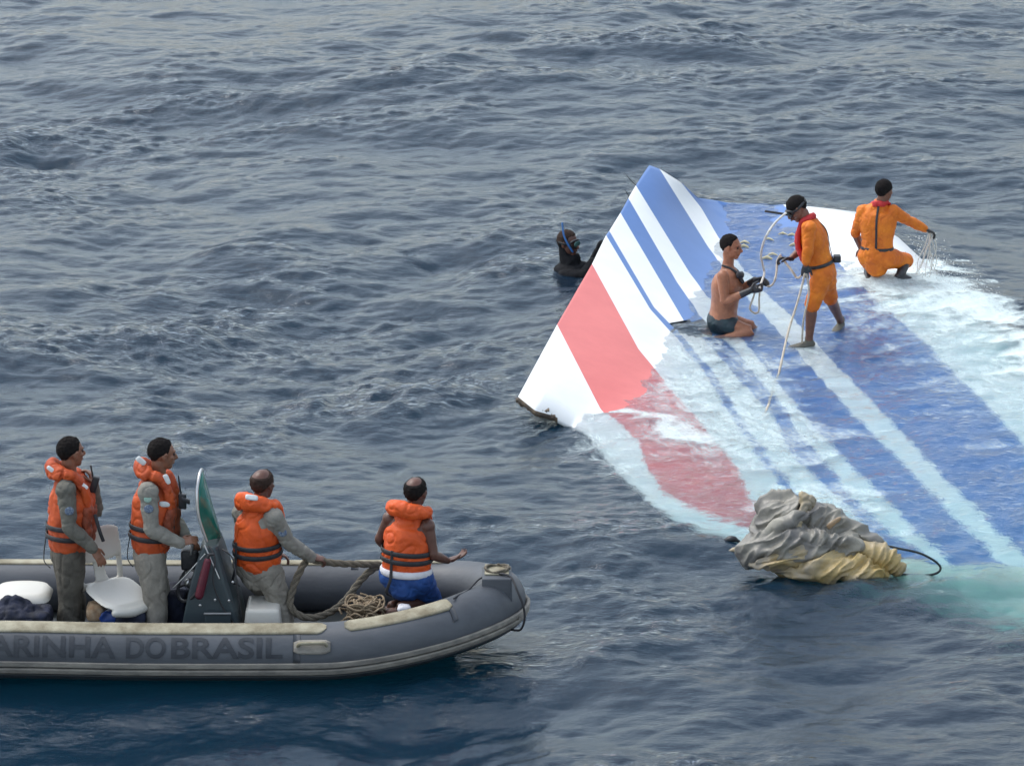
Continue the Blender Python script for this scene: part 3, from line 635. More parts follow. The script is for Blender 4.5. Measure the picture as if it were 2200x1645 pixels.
s = MB(); plate(s, Vector((NB(48, 1262, 29.3).x, 29.3, .44)), (1, 0, 0), (0, 1, 0), .46, .44, .09, -.02); build('cushion', s, M['white_pl'], ls)
s = MB(); box(s, (NB(48, 1262, 29.3).x, 29.34, .24), (.36, .34, .3), bev=.02); build('base', s, M['deck'], ls)
# gear on the floor
def bag(name, c, r, mt, label, cat_, seed=0, fold=(.016, 4, 5, 1)):
    s = MB(); box(s, c, r, bev=min(r)*.3); o_ = build(name, s, mt, loc=(c[0], c[1], c[2]-r[2]/2), vox=.014, sm=6, fold=fold); return tagit(o_, label, cat_)
c = NB(34, 1312, 28.98); s = MB(); ell(s, c+Vector((-.02, 0, -.05)), (.20, .16, .13)); sweep(s, [c+Vector((-.10, 0, .02)), c+Vector((-.07, 0, .09)), c+Vector((.03, 0, .09)), c+Vector((.17, 0, .0))], [.04, .03, .03, .04]); box(s, c+Vector((.12, 0, -.09)), (.3, .3, .22), bev=.05)
o = build('holdall', s, M['navy'], loc=(c.x, c.y, .09), vox=.013, sm=4, fold=(.014, 9, 9)); tagit(o, 'black and navy holdall heaped against the white stern seat', 'bag')
s = MB(); c = NB(74, 1322, 28.95); sweep(s, [c+Vector((-.08, 0, .0)), c+Vector((.03, 0, .0)), c+Vector((.055, 0, 0))], [.036, .036, .016], 12, k=2); tagit(build('water_bottle', s, M['blue'], loc=c), 'small blue bottle lying beside the black holdall', 'bottle')
s = MB(); c = NB(90, 1330, 28.95); box(s, c, (.035, .05, .07), bev=.01); tagit(build('white_flask', s, M['white_cloth'], loc=c), 'small white container right of the blue bottle', 'flask')
bag('cardboard_box', NB(206, 1312, 29.15), (.14, .16, .14), M['tan'], 'brown crumpled package under the white bucket seat', 'package', fold=(.008, 12, 12))
bag('blue_sack', NB(235, 1320, 29.1), (.15, .16, .11), M['blue'], 'bright blue sack under the white bucket seat', 'sack')
bag('black_sack', NB(283, 1324, 29.1), (.22, .2, .12), M['navy'], 'dark folded sack right of the blue sack, under the seat', 'sack')
bag('side_sack', NB(380, 1300, 29.4), (.16, .3, .3), M['navy'], 'dark sack standing between helmsman and console', 'sack')
s = MB(); c = NB(566, 1322, 29.1); box(s, c+Vector((0, .05, 0)), (.30, .40, .19), bev=.03, taper=(.86, .9)); ib = build('bench_box', s, M['white_pl'], loc=(c.x, c.y, .09)); tagit(ib, 'low white box seat in front of the console under the bald man', 'seat')
bag('white_pouch', NB(868, 1306, 29.0), (.10, .10, .05), M['white_cloth'], 'small white bundle beside the kneeling man in blue shorts', 'bundle', fold=(.008, 14, 14))
# thick hawser: loop held by the bald man, going behind the kneeling man
s = MB()
hw = [NB(655, 1198, 29.30), NB(690, 1205, 29.30), NB(730, 1210, 29.36), NB(790, 1212, 29.44), NB(815, 1214, 29.50), NB(795, 1226, 29.46), NB(770, 1252, 29.40), NB(748, 1282, 29.3), NB(720, 1308, 29.2), NB(680, 1325, 29.1), NB(645, 1322, 29.1), NB(624, 1300, 29.12), NB(630, 1262, 29.2), NB(645, 1225, 29.26), NB(656, 1206, 29.30)]
hwd = [Vector(p) for p in cat([tuple(p) for p in hw], 16)]
for ph in (0, 2.09, 4.19):
    pts = []; acc = 0
    for i, p in enumerate(hwd):
        t = (hwd[min(i+1, len(hwd)-1)]-hwd[max(i-1, 0)]).normalized(); a = perp(t, (0, 1, 0)); b = t.cross(a)
        if i: acc += (p-hwd[i-1]).length
        th = acc*26+ph; pts.append(p+a*.014*math.cos(th)+b*.014*math.sin(th))
    sweep(s, pts, .0165, 7, k=1)
tagit(build('hawser', s, M['rope_dk'], loc=(hw[9].x, hw[9].y, .09)), 'thick weathered rope looping down from the bald man\'s hand to the floor', 'rope')
s = MB(); c0 = NB(785, 1318, 29.08); c0.z = .12
for k in range(60):
    lv_ = random.random(); sp_ = 1-.65*lv_; cx = c0+Vector((random.uniform(-.16, .16)*sp_, random.uniform(-.14, .16)*sp_, .02+.30*lv_)); r1, r2 = random.uniform(.05, .13), random.uniform(.05, .12); a0 = random.uniform(0, 6); tl = random.uniform(-.5, .5)
    sweep(s, [cx+Vector((r1*math.cos(a), r2*math.sin(a)*.9, tl*r1*math.cos(a+a0)*.5+.02*math.sin(3*a+a0))) for a in np.linspace(a0, a0+5.6, 16)], .0085, 6, k=2)
tagit(build('rope_heap', s, mat('brown_rope', (.34, .26, .17), .9, (.16, .12, .08), 30, .004, 120), loc=c0), 'tangled heap of thin brown rope on the boat floor', 'rope')
# ------------------------------------------------------------------ people
V = Vector; UP = V((0, 0, 1))
def nrm(v): v = V(v); return v.normalized()
class Fig:
    def __init__(s, Y0, bf, hf, J, hup=(0, 0, 1), hs=1.05, fat=1.0):
        s.fat = fat
        s.Y0 = Y0; s.p = {k: atY(a, b, Y0+d) for k, (a, b, d) in J.items()}
        p = s.p; s.bf = nrm(bf); s.latH = nrm((s.bf.y, -s.bf.x, 0)); s.latS = nrm(p['shR']-p['shL']); s.S = (p['shR']+p['shL'])/2; s.P = p['pelvis']
        s.up = nrm(s.S-s.P); s.fS = UP.cross(s.latS).normalized() if abs(s.latS.z) < .9 else s.bf
        s.fS = s.up.cross(s.latS).normalized()
        s.N = p['neck']; s.hf = nrm(hf); u = nrm(hup); s.hr = nrm(s.hf.cross(u)); s.hu = s.hr.cross(s.hf); s.H = p['head']; s.hs = hs
        s.hip = {'R': s.P+s.latH*.095, 'L': s.P-s.latH*.095}
    def torso(s, mb, inf=0, lo=-.09, hi=1.0, fat=1.0):
        P, S, N, up = s.P, s.S, s.N, s.up; d = (S-P).length
        L = [(-.09, .105, .10), (0, .165, .118), (.25*d, .148, .108), (.5*d, .155, .112), (.76*d, .176, .124), (.93*d, .172, .108), (1.03*d, .13, .085)]
        pts = []; rd = []; la = []
        for (h, a, b) in L:
            if h < lo*1 or h > hi*d*1.03+.001: continue
            t = min(max(h/d, 0), 1); lt = (s.latH*(1-t)+s.latS*t).normalized(); pts.append(P+up*h); rd.append((a*fat*(1+(s.fat-1)*.4)+inf, b*fat*s.fat+inf)); la.append(lt)
        if hi >= 1: pts.append(s.S.lerp(s.N, .75)+up*.01); rd.append((.075+inf*.6, .065+inf*.6)); la.append(s.latS)
        sweep(mb, pts, rd, 24, lat=la, k=3); return mb
    def arm(s, mb, sd, inf=0, end=1.0, cuff=0, shoulder=True):
        p = s.p; a, e, w_ = p['sh'+sd], p['el'+sd], p['wr'+sd]
        pts = [a, a.lerp(e, .35), a.lerp(e, .8), e, e.lerp(w_, .3), e.lerp(w_, .75), w_]; rd = [.054, .050, .041, .039, .040, .031, .026]
        m = 7 if end >= 1 else max(2, int(round(end*7)))
        rd = [r*(1+(s.fat-1)*.5)+inf*(1 if i < 6 else .8)+(cuff if i == m-1 else 0) for i, r in enumerate(rd)]
        if shoulder: ell(mb, a, [.062+inf]*3)
        sweep(mb, pts[:m], rd[:m], 14, k=3); return mb
    def leg(s, mb, sd, inf=0, end=1.0, loose=0):
        p = s.p; h, k_, a = s.hip[sd], p['kn'+sd], p['an'+sd]
        pts = [h, h.lerp(k_, .3), h.lerp(k_, .75), k_, k_.lerp(a, .3), k_.lerp(a, .75), a]; rd = [.092, .084, .064, .056, .057, .043, .038]
        m = 7 if end >= 1 else max(2, int(round(end*7)))
        sweep(mb, pts[:m], [r+inf+loose*i/6 for i, r in enumerate(rd)][:m], 16, k=3); return mb
    def foot(s, mb, sd, toe, inf=0):
        a = s.p['an'+sd]; t = nrm(toe); sweep(mb, [a-t*.03-UP*.035, a+t*.06-UP*.05, a+t*.13-UP*.062, a+t*.19-UP*.066], [(.032+inf, .03+inf), (.036+inf, .032+inf), (.045+inf, .022+inf), (.032+inf, .014+inf)], 12, lat=t.cross(UP)); return mb
    def hand(s, mb, sd, d=None, nrml=(0, 0, -1), curl=.6, inf=0, spread=.12, thumb=1):
        w_ = s.p['wr'+sd]; d = nrm(d) if d is not None else nrm(w_-s.p['el'+sd]); n_ = V(nrml); n_ = nrm(n_-d*n_.dot(d)); a = d.cross(n_)   # a: across, towards the thumb
        a = a*thumb
        sweep(mb, [w_-d*.02, w_+d*.03+n_*.003, w_+d*.065+n_*.004, w_+d*.09+n_*.004], [(.024+inf, .019+inf), (.034+inf, .016+inf), (.040+inf, .014+inf), (.037+inf, .011+inf)], 14, lat=a, k=2)
        for i, (o_, ln) in enumerate(((.029, .9), (.010, 1.0), (-.010, .94), (-.028, .76))):
            q = w_+d*.088+a*o_+n_*.004; dd = nrm(d+a*o_*spread*20); ang = curl*(.55+.12*i); pts = [q]
            for L in (.040*ln, .027*ln, .020*ln):
                dd2 = nrm(dd*math.cos(ang)+n_*math.sin(ang)); q = q+dd2*L; pts.append(q); ang += curl*(.62+.08*i)
            sweep(mb, pts, [.0098+inf, .0092+inf, .0085+inf, .0075+inf], 8, k=2)
        q = w_+d*.028+a*.028; t1 = nrm(d*.75+a*.75+n_*.35); t2 = nrm(d*.9+a*.25+n_*(.3+curl*.5))
        sweep(mb, [q, q+t1*.038, q+t1*.038+t2*.032, q+t1*.038+t2*.055], [.0145+inf, .0115+inf, .0102+inf, .0085+inf], 8, k=2); return mb
    def L2(s, r, f, u): return s.H+(s.hr*r+s.hf*f+s.hu*u)*s.hs
    def head(s, mb):
        E = lambda r, f, u, rr: ell(mb, s.L2(r, f, u), [x*s.hs for x in rr], s.hr, s.hf, s.hu, 20, 14)
        E(0, -.014, .030, (.076, .096, .088)); E(0, .026, -.025, (.060, .064, .082)); E(0, .056, -.085, (.030, .030, .026)); E(0, .02, -.07, (.048, .05, .035))
        E(0, .078, .032, (.046, .018, .011)); E(.044, .058, -.012, (.018, .02, .014)); E(-.044, .058, -.012, (.018, .02, .014))
        sweep(mb, [s.L2(0, .082, .022), s.L2(0, .098, 0), s.L2(0, .112, -.020), s.L2(0, .094, -.030)], [.009, .0115, .0145, .012], 10, k=2)
        E(0, .086, -.050, (.025, .013, .0065)); E(0, .084, -.062, (.021, .013, .0065))
        for sg in (1, -1): E(sg*.077, -.006, -.004, (.009, .019, .031)); E(sg*.080, .0, .018, (.010, .015, .012))
        sweep(mb, [s.L2(0, -.02, -.03), s.L2(0, -.025, -.07), s.N.lerp(s.H, .3)-s.fS*.0, s.N-s.up*.03], [.052, .054, .056, .062], 16, k=2); return mb
def person(F_, loc, label, skinm, parts_body=('head', 'torso', 'arms', 'legs'), hands=None, feet=None, hair='hair', hairline=.055, bald=0, group=None, eye=True):
    mb = MB(); F_.head(mb); F_.torso(mb)
    for sd in 'RL':
        F_.arm(mb, sd); F_.leg(mb, sd)
        kw = (hands or {}).get(sd, {}); F_.hand(mb, sd, **kw); F_.foot(mb, sd, (feet or {}).get(sd, F_.bf))
    o = build('person', mb, M[skinm], loc=loc, vox=.0062, sm=2); tagit(o, label, 'person', group)
    if eye:
        for sg in (1, -1): e = MB(); ell(e, F_.L2(sg*.030, .0775, .010), [.0105]*3, n=10, h=8); build('eye', e, M['eye'], o)
        for sg in (1, -1): e = MB(); sweep(e, [F_.L2(sg*.018, .0885, .031), F_.L2(sg*.034, .0865, .035), F_.L2(sg*.046, .076, .031)], [.0015, .0028, .0015], 6); build('eyebrow', e, M['hair'], o)
    if hair:
        hb_ = MB(); s_ = F_.hs
        def fn(q):
            u, f, r = q.z/s_, q.y/s_, abs(q.x/s_); st = lambda a, b, x: (lambda t: t*t*(3-2*t))(min(1, max(0, (x-a)/(b-a))))
            line = -.088+.066*st(-.055, -.015, f)+(hairline+.022)*st(.005, .075, f)-.022*st(.055, .075, r)*st(-.02, .03, f)*(1-st(.04, .07, f))+.012*noise.noise(q*55)+.006*noise.noise(q*140)
            k_ = .895+.105*st(line-.006, line+.010, u)
            if bald: k_ = min(k_, 1-.12*st(.066+bald, .056+bald, V((q.x/s_, f+.024, 0)).length)*st(.03, .045, u))
            nn = (noise.noise(q*60)*.008+noise.noise(q*150)*.005)*(k_ > .96)
            return q*(k_+nn/.09)
        ell(hb_, F_.L2(0, -.018, .032), [.083*s_, .100*s_, .094*s_], F_.hr, F_.hf, F_.hu, 56, 40, fn=fn); build('hair', hb_, M[hair], o)
    return o
def band(parent, F_, h, inf, wd, m_, name='strap', a=.17, b=.13, th=.006, mid=None):
    """a webbing band round the torso, h metres up from the pelvis"""
    mb = MB(); c = F_.P+F_.up*h; d = (F_.S-F_.P).length; t = min(max(h/d, 0), 1); lt = (F_.latH*(1-t)+F_.latS*t).normalized(); fw = F_.up.cross(lt).normalized()
    if mid: c = c+fw*mid
    pts = [c+lt*math.cos(x)*(a+inf)+fw*math.sin(x)*(b+inf) for x in np.linspace(0, 2*math.pi, 33)[:-1]]
    sweep(mb, pts, [(wd/2, th)]*len(pts), 8, lat=F_.up, k=1, closed=True); return build(name, mb, m_, parent)
def garment(name, F_, o, m_, torso=None, arms=None, legs=None, fold=None, vox=.009, extra=None, sm=2):
    mb = MB()
    if torso: F_.torso(mb, **torso)
    for sd, kw in (arms or {}).items(): F_.arm(mb, sd, **kw)
    for sd, kw in (legs or {}).items(): F_.leg(mb, sd, **kw)
    if extra: extra(mb)
    return build(name, mb, m_, o, vox=vox, sm=sm, fold=fold)
def life_vest(F_, o, m_, front=None, dirn=(0, 0), fatb=.0, straps=True, hh=(.10, .19), tape=True, back_rise=.10, coll=.060, lo=.035):
    P, S, N, up, ls, f = F_.P, F_.S, F_.N, F_.up, F_.latS, F_.fS; d = (S-P).length; mb = MB()
    def ring(h, a, b, off=0):
        t = min(max(h/d, 0), 1); lt = (F_.latH*(1-t)+ls*t).normalized(); return P+up*h+f*off, (a, b), lt
    rs = [ring(lo, .194, .155), ring(lo+.06, .198, .160), ring(.42*d, .188, .162), ring(.7*d, .192, .172, .012), ring(.88*d, .172, .166, .010), ring(1.0*d, .118, .135, .01)]
    sweep(mb, [r[0] for r in rs], [r[1] for r in rs], 28, lat=[r[2] for r in rs], k=3)
    v = build('life_vest', mb, m_, o, vox=.009, sm=5, fold=(.011, 6, 7))
    cb_ = MB(); n0 = N+up*.0
    col_ = [S+f*.15-up*.14+ls*.075, S+f*.14-up*.02+ls*.09, n0+f*.06+ls*.115+up*.01, n0-f*.03+ls*.135+up*.03, n0-f*.11+ls*.085+up*back_rise*.8, n0-f*.135+up*back_rise, n0-f*.11-ls*.085+up*back_rise*.8, n0-f*.03-ls*.135+up*.03, n0+f*.06-ls*.115+up*.01, S+f*.14-up*.02-ls*.09, S+f*.15-up*.14-ls*.075]
    sweep(cb_, col_, [(.05, .03), (.052, .034), (.05, .04), (coll*.9, .045), (coll*1.1, .05), (coll*1.2, .052), (coll*1.1, .05), (coll*.9, .045), (.05, .04), (.052, .034), (.05, .03)], 18, lat=[ls, ls, ls, V(f), up, up, up, V(f), ls, ls, ls], k=4)
    c = build('collar', cb_, m_, v, vox=.009, sm=4, fold=(.010, 9, 9))
    if front:
        fm_ = MB()
        for (h0, h1) in ((.14, .22), (.26, .38)):
            for sg in (1, -1):
                a = P+up*h0+f*.15+ls*sg*.085; b = P+up*h1+f*.16+ls*sg*.085; sweep(fm_, [a, b], [(.074, .042)]*2, 14, lat=ls, k=2)
        build('front_panel', fm_, front, v, vox=.009, sm=3, fold=(.008, 9, 9))
    if straps:
        for h in hh: band(v, F_, h, .022, .040, M['black'], a=.184, b=.152)
        for sx in (-.06,):
            mb = MB(); c_ = P+up*.02-f*.165+F_.latH*sx; sweep(mb, [c_+up*.22, c_+up*.08, c_-up*.02-f*.01, c_-up*.12+F_.latH*-.03, c_-up*.16+f*.04], [(.012, .004)]*5, 8, lat=F_.latH); build('strap', mb, M['black'], v)
    if tape:
        for (q_, X_, Y_) in tape if isinstance(tape, list) else ():
            mb = MB(); plate(mb, q_, nrm(X_), nrm(Y_), .085, .04, .010, -.004); build('reflective_tape', mb, M['reflect'], v)
    return v, c
def disc(name, parent, c, n_, r, m_):
    mb = MB(); n_ = nrm(n_); a = perp(n_, UP); ell(mb, c, (r, r*1.1, .007), a, n_.cross(a), n_, 16, 8); return build(name, mb, m_, parent)
sleeve = dict(inf=.019, cuff=.004)
# 1: leftmost man in the boat
Y1 = 29.3
F1 = Fig(Y1, (1, .35, 0), (.80, .60, -.05), dict(head=(153, 972, 0), neck=(148, 1024, 0), shR=(141, 1052, -.17), shL=(160, 1044, .18), elR=(150, 1132, -.23), wrR=(199, 1177, -.21), elL=(205, 1098, .20), wrL=(199, 1040, .12), pelvis=(146, 1190, 0), knR=(150, 1300, -.10), knL=(160, 1298, .11), anR=(146, 1398, -.11), anL=(150, 1396, .11)))
p1 = person(F1, (F1.P.x, Y1, .09), 'man standing leftmost in the boat in orange life vest, one hand raised to his mouth', 'skin_mid', hands={'R': dict(d=(.55, -.1, -.8), nrml=(-.5, .7, -.3), curl=.35), 'L': dict(d=(-.15, 0, 1), nrml=(-1, .1, 0), curl=1.0)}, group='men standing in the boat')
garment('shirt', F1, p1, M['shirt_dk'], torso=dict(inf=.003), arms={'R': sleeve, 'L': sleeve}, fold=(.0075, 9, 9))
garment('trousers', F1, p1, M['trousers_dk'], torso=dict(inf=.012, hi=.26), legs={'R': dict(inf=.022, loose=.022), 'L': dict(inf=.022, loose=.022)}, fold=(.010, 8, 5))
v1, c1 = life_vest(F1, p1, M['vest'], M['vest_dk'], back_rise=.06, coll=.066, lo=.12, hh=(.16, .235))
disc('arm_patch', p1, F1.p['shR'].lerp(F1.p['elR'], .50)+V((.02, -.066, 0)), (.3, -1, .1), .034, M['patch'])
for (x, y, dx) in ((112, 1010, 0), (178, 1042, 0)):
    mb = MB(); plate(mb, atY(x, y, Y1-.135), nrm((.75, 0, -.6)), nrm((.5, .2, .7)), .095, .035, .012, -.004); build('reflective_tape', mb, M['reflect'], v1)
mb = MB(); sweep(mb, [atY(204, 1105, Y1-.12), atY(214, 1140, Y1-.15), atY(222, 1162, Y1-.15)], [(.014, .004)]*3, 8, lat=(1, 0, 0)); build('strap', mb, M['black'], v1)
t = MB(); box(t, atY(203, 1040, Y1+.02), (.055, .05, .13), X=nrm((1, 0, -.3)), Z=nrm((.3, 0, 1)), bev=.01); sweep(t, [atY(200, 1026, Y1+.03), atY(195, 1000, Y1+.04)], .007, 8, k=1)
tagit(build('handheld_radio', t, M['rubber'], loc=atY(203, 1050, Y1+.02)), 'black handheld radio held at the mouth of the leftmost man', 'radio')
# 2: helmsman
Y2 = 29.22
F2 = Fig(Y2, (1, .15, 0), (.90, .38, -.12), dict(head=(349, 976, 0), neck=(338, 1026, 0), shR=(318, 1056, -.18), shL=(345, 1046, .18), elR=(326, 1138, -.22), wrR=(386, 1166, -.17), elL=(372, 1112, .23), wrL=(398, 1152, .10), pelvis=(322, 1190, 0), knR=(334, 1300, -.10), knL=(345, 1298, .11), anR=(334, 1398, -.11), anL=(342, 1396, .11)))
p2 = person(F2, (F2.P.x, Y2, .09), 'dark-haired man standing at the console in pale shirt, radio on his orange vest', 'skin_mid', hands={'R': dict(d=(.9, .1, .25), nrml=(.2, .6, -.7), curl=.75), 'L': dict(d=(.6, -.4, -.3), nrml=(.1, 0, -1), curl=.8)}, group='men standing in the boat')
garment('shirt', F2, p2, M['shirt'], torso=dict(inf=.003), arms={'R': sleeve, 'L': sleeve}, fold=(.0075, 9, 9))
garment('trousers', F2, p2, M['trousers'], torso=dict(inf=.012, hi=.26), legs={'R': dict(inf=.022, loose=.022), 'L': dict(inf=.022, loose=.022)}, fold=(.010, 8, 5))
v2, c2 = life_vest(F2, p2, M['vest'], M['vest_dk'], back_rise=.07, coll=.06, lo=.12, hh=(.16, .235))
disc('arm_patch', p2, F2.p['shR'].lerp(F2.p['elR'], .38)+V((0, -.068, 0)), (0, -1, .1), .034, M['patch']); disc('arm_patch', p2, F2.p['shR'].lerp(F2.p['elR'], .12)+V((0, -.072, 0)), (0, -1, .2), .028, M['patch_g'])
for (x, y, q, ang) in ((303, 990, -.11, -.7), (358, 1030, -.15, -1.2), (353, 1083, -.165, 0)):
    mb = MB(); plate(mb, atY(x, y, Y2+q), nrm((math.cos(ang), 0, math.sin(ang))), nrm((-math.sin(ang), .1, math.cos(ang))), .085, .045, .012, -.004); build('reflective_tape', mb, M['reflect'], v2)
mb = MB(); box(mb, atY(372, 1150, Y2-.02)+V((-.13, 0, -.02)), (.03, .02, .12)); 
mb = MB(); box(mb, atY(344, 1250, Y2-.155), (.045, .02, .13), bev=.006); build('leg_pocket', mb, M['rubber'], p2)
t = MB(); box(t, atY(392, 1076, Y2-.05), (.06, .05, .12), X=nrm((1, 0, -.15)), bev=.01); box(t, atY(399, 1075, Y2-.09), (.07, .03, .035), X=nrm((1, 0, -.35)), bev=.008); sweep(t, [atY(389, 1062, Y2-.05), atY(383, 1022, Y2-.04)], [.008, .006], 8, k=1)
tagit(build('chest_radio', t, M['rubber'], loc=atY(392, 1085, Y2-.05)), 'black radio with aerial clipped on the chest of the man at the console', 'radio')
# 3: bald man holding the hawser
Y3 = 29.2
F3 = Fig(Y3, (.55, .83, 0), (.52, .85, -.06), dict(head=(565, 1041, 0), neck=(556, 1088, 0), shR=(588, 1112, -.13), shL=(520, 1102, .12), elR=(620, 1165, -.05), wrR=(668, 1196, .08), elL=(530, 1165, .27), wrL=(590, 1185, .33), pelvis=(553, 1216, .04), knR=(600, 1290, .02), knL=(585, 1280, .32), anR=(612, 1372, -.06), anL=(560, 1372, .25)))
p3 = person(F3, (F3.P.x, Y3, .09), 'bald man in pale shirt and orange life vest holding a thick rope in the boat', 'skin_dark', hands={'R': dict(d=(.9, .1, -.15), nrml=(0, .3, -1), curl=.95), 'L': dict(curl=.6)}, hair='hair_short', hairline=.02, bald=.012)
garment('shirt', F3, p3, M['shirt'], torso=dict(inf=.003), arms={'R': sleeve, 'L': sleeve}, fold=(.0075, 9, 9))
garment('trousers', F3, p3, M['trousers'], torso=dict(inf=.012, hi=.26), legs={'R': dict(inf=.024, loose=.024), 'L': dict(inf=.024, loose=.024)}, fold=(.012, 8, 8))
v3, c3 = life_vest(F3, p3, M['vest_b'], back_rise=.085, coll=.062, lo=.08, hh=(.13, .20))
mb = MB(); plate(mb, atY(541, 1068, Y3-.19), nrm((1, .2, -.2)), nrm((0, .5, .8)), .10, .045, .012, -.004); build('reflective_tape', mb, M['reflect'], v3)
disc('arm_patch', p3, F3.p['shR'].lerp(F3.p['elR'], .55)+V((.01, -.066, .01)), (.3, -1, .1), .032, M['patch'])
mb = MB(); box(mb, atY(592, 1262, Y3-.06), (.035, .03, .11), X=nrm((1, .2, .5)), Z=nrm((-.35, 0, 1)), bev=.006); build('leg_pocket', mb, M['rubber'], p3)
# 4: kneeling man at the bow
Y4 = 29.22
F4 = Fig(Y4, (.30, .95, 0), (.45, .89, -.05), dict(head=(894, 1058, 0), neck=(880, 1100, 0), shR=(918, 1130, -.05), shL=(838, 1114, .06), elR=(932, 1192, -.08), wrR=(962, 1204, .08), elL=(815, 1158, .10), wrL=(842, 1186, .30), pelvis=(872, 1236, 0), knR=(926, 1288, .16), knL=(886, 1292, .30), anR=(862, 1302, -.10), anL=(842, 1300, .08)))
p4 = person(F4, (F4.P.x, Y4, .09), 'bare-armed man in bright orange vest and blue shorts kneeling near the bow, palm turned up', 'skin_dark', hands={'R': dict(d=(1, .25, .25), nrml=(-.1, 0, 1), curl=.42, thumb=1, spread=.2), 'L': dict(curl=.5)}, feet={'R': (-1, .1, .1), 'L': (-1, .1, .1)}, hair='hair', hairline=.03, bald=.004)
garment('shorts', F4, p4, M['blue_shorts'], torso=dict(inf=.018, hi=.22, fat=1.03), legs={'R': dict(inf=.03, end=.50), 'L': dict(inf=.03, end=.50)}, fold=(.008, 8, 8))
band(p4, F4, .045, .034, .06, M['white_cloth'], 'waistband', a=.165, b=.122, th=.012)
v4, c4 = life_vest(F4, p4, M['vest_b'], hh=(.15, .215), back_rise=.06, coll=.055, lo=.105)
# ---------------- on the wreck
def grd(px, py, z=0): return atZ(px, py, z).y
# bare-backed man
YM = grd(1560, 706)
FM = Fig(YM, (.97, .1, 0), (.92, -.38, -.10), dict(head=(1571, 531, 0), neck=(1563, 571, .01), shR=(1553, 593, -.17), shL=(1576, 589, .17), elR=(1557, 648, -.22), wrR=(1612, 624, -.26), elL=(1592, 622, .10), wrL=(1622, 601, -.08), pelvis=(1552, 690, 0), knR=(1612, 711, -.20), knL=(1618, 702, .12), anR=(1540, 733, -.18), anL=(1545, 723, .15)), fat=1.28)
pM = person(FM, (FM.P.x, YM, 0), 'bare-backed man in dark trunks kneeling in the wash with black gloves', 'skin_tan', hands={'R': dict(d=(.9, 0, .25), nrml=(0, .7, -.2), curl=.9), 'L': dict(d=(.9, -.2, .2), nrml=(0, -.6, -.6), curl=.9)}, feet={'R': (-1, 0, -.1), 'L': (-1, 0, -.1)}, hairline=.062)
garment('swim_trunks', FM, pM, M['trunks'], torso=dict(inf=.010, hi=.22), legs={'R': dict(inf=.010, end=.3), 'L': dict(inf=.010, end=.3)}, fold=(.004, 8, 8))
for sd, kw in (('R', dict(d=(.9, 0, .25), nrml=(0, .7, -.2), curl=.9)), ('L', dict(d=(.9, -.2, .2), nrml=(0, -.6, -.6), curl=.9))):
    mb = MB(); FM.hand(mb, sd, inf=.0035, **kw); e, w_ = FM.p['el'+sd], FM.p['wr'+sd]; sweep(mb, [e.lerp(w_, .62), w_], [.039, .033], 12, k=1); build('glove', mb, M['rubber'], pM, vox=.006, sm=1)
mb = MB(); c_ = FM.S+FM.fS*.13+UP*.03+FM.latS*.02; sweep(mb, [FM.N+FM.latS*.07-FM.fS*.03, FM.N+FM.latS*.06+FM.fS*.06-UP*.02, c_, FM.N-FM.latS*.06+FM.fS*.06-UP*.02, FM.N-FM.latS*.07-FM.fS*.03], [.012, .014, .018, .014, .012], 8); sweep(mb, [c_-FM.latS*.06, c_+FM.fS*.02, c_+FM.latS*.06], [(.035, .025)]*3, 12, lat=UP); sweep(mb, [c_-UP*.02, c_-UP*.07+FM.fS*.03], [.022, .02], 10)
tagit(build('diving_mask', mb, M['rubber'], loc=c_), 'black diving mask hanging round the neck of the bare-backed man', 'mask', 'diving masks')
# standing man in orange
YS = grd(1738, 745)
FS_ = Fig(YS, (-.90, .05, 0), (-.75, -.12, -.62), dict(head=(1712, 449, 0), neck=(1735, 472, 0), shL=(1738, 490, -.17), shR=(1744, 482, .17), elL=(1736, 536, -.23), wrL=(1731, 570, -.17), elR=(1722, 536, .20), wrR=(1698, 556, .10), pelvis=(1768, 585, .02), knL=(1745, 655, -.08), knR=(1784, 640, .30), anL=(1738, 731, atZ(1738, 731, .05).y-YS), anR=(1806, 690, atZ(1806, 690, .05).y-YS)), hup=(-.55, 0, .8))
pS = person(FS_, (FS_.p['anL'].x, YS, 0), 'man standing bent forward on the wreck in orange suit, masked head bowed over a rope', 'skin_brown', hands={'L': dict(d=(-.1, 0, -1), nrml=(.2, .8, 0), curl=.9), 'R': dict(d=(-1, -.1, .15), nrml=(0, -.3, -.8), curl=.9)}, feet={'L': (-1, -.15, 0), 'R': (-.4, -1, 0)})
armS = dict(inf=.014, cuff=.0)
garment('wetsuit', FS_, pS, M['suit'], torso=dict(inf=.014), arms={'L': dict(inf=.014, end=.86), 'R': dict(inf=.014, end=.58)}, legs={'L': dict(inf=.020, end=.50), 'R': dict(inf=.020, end=.50)}, fold=(.007, 9, 9))
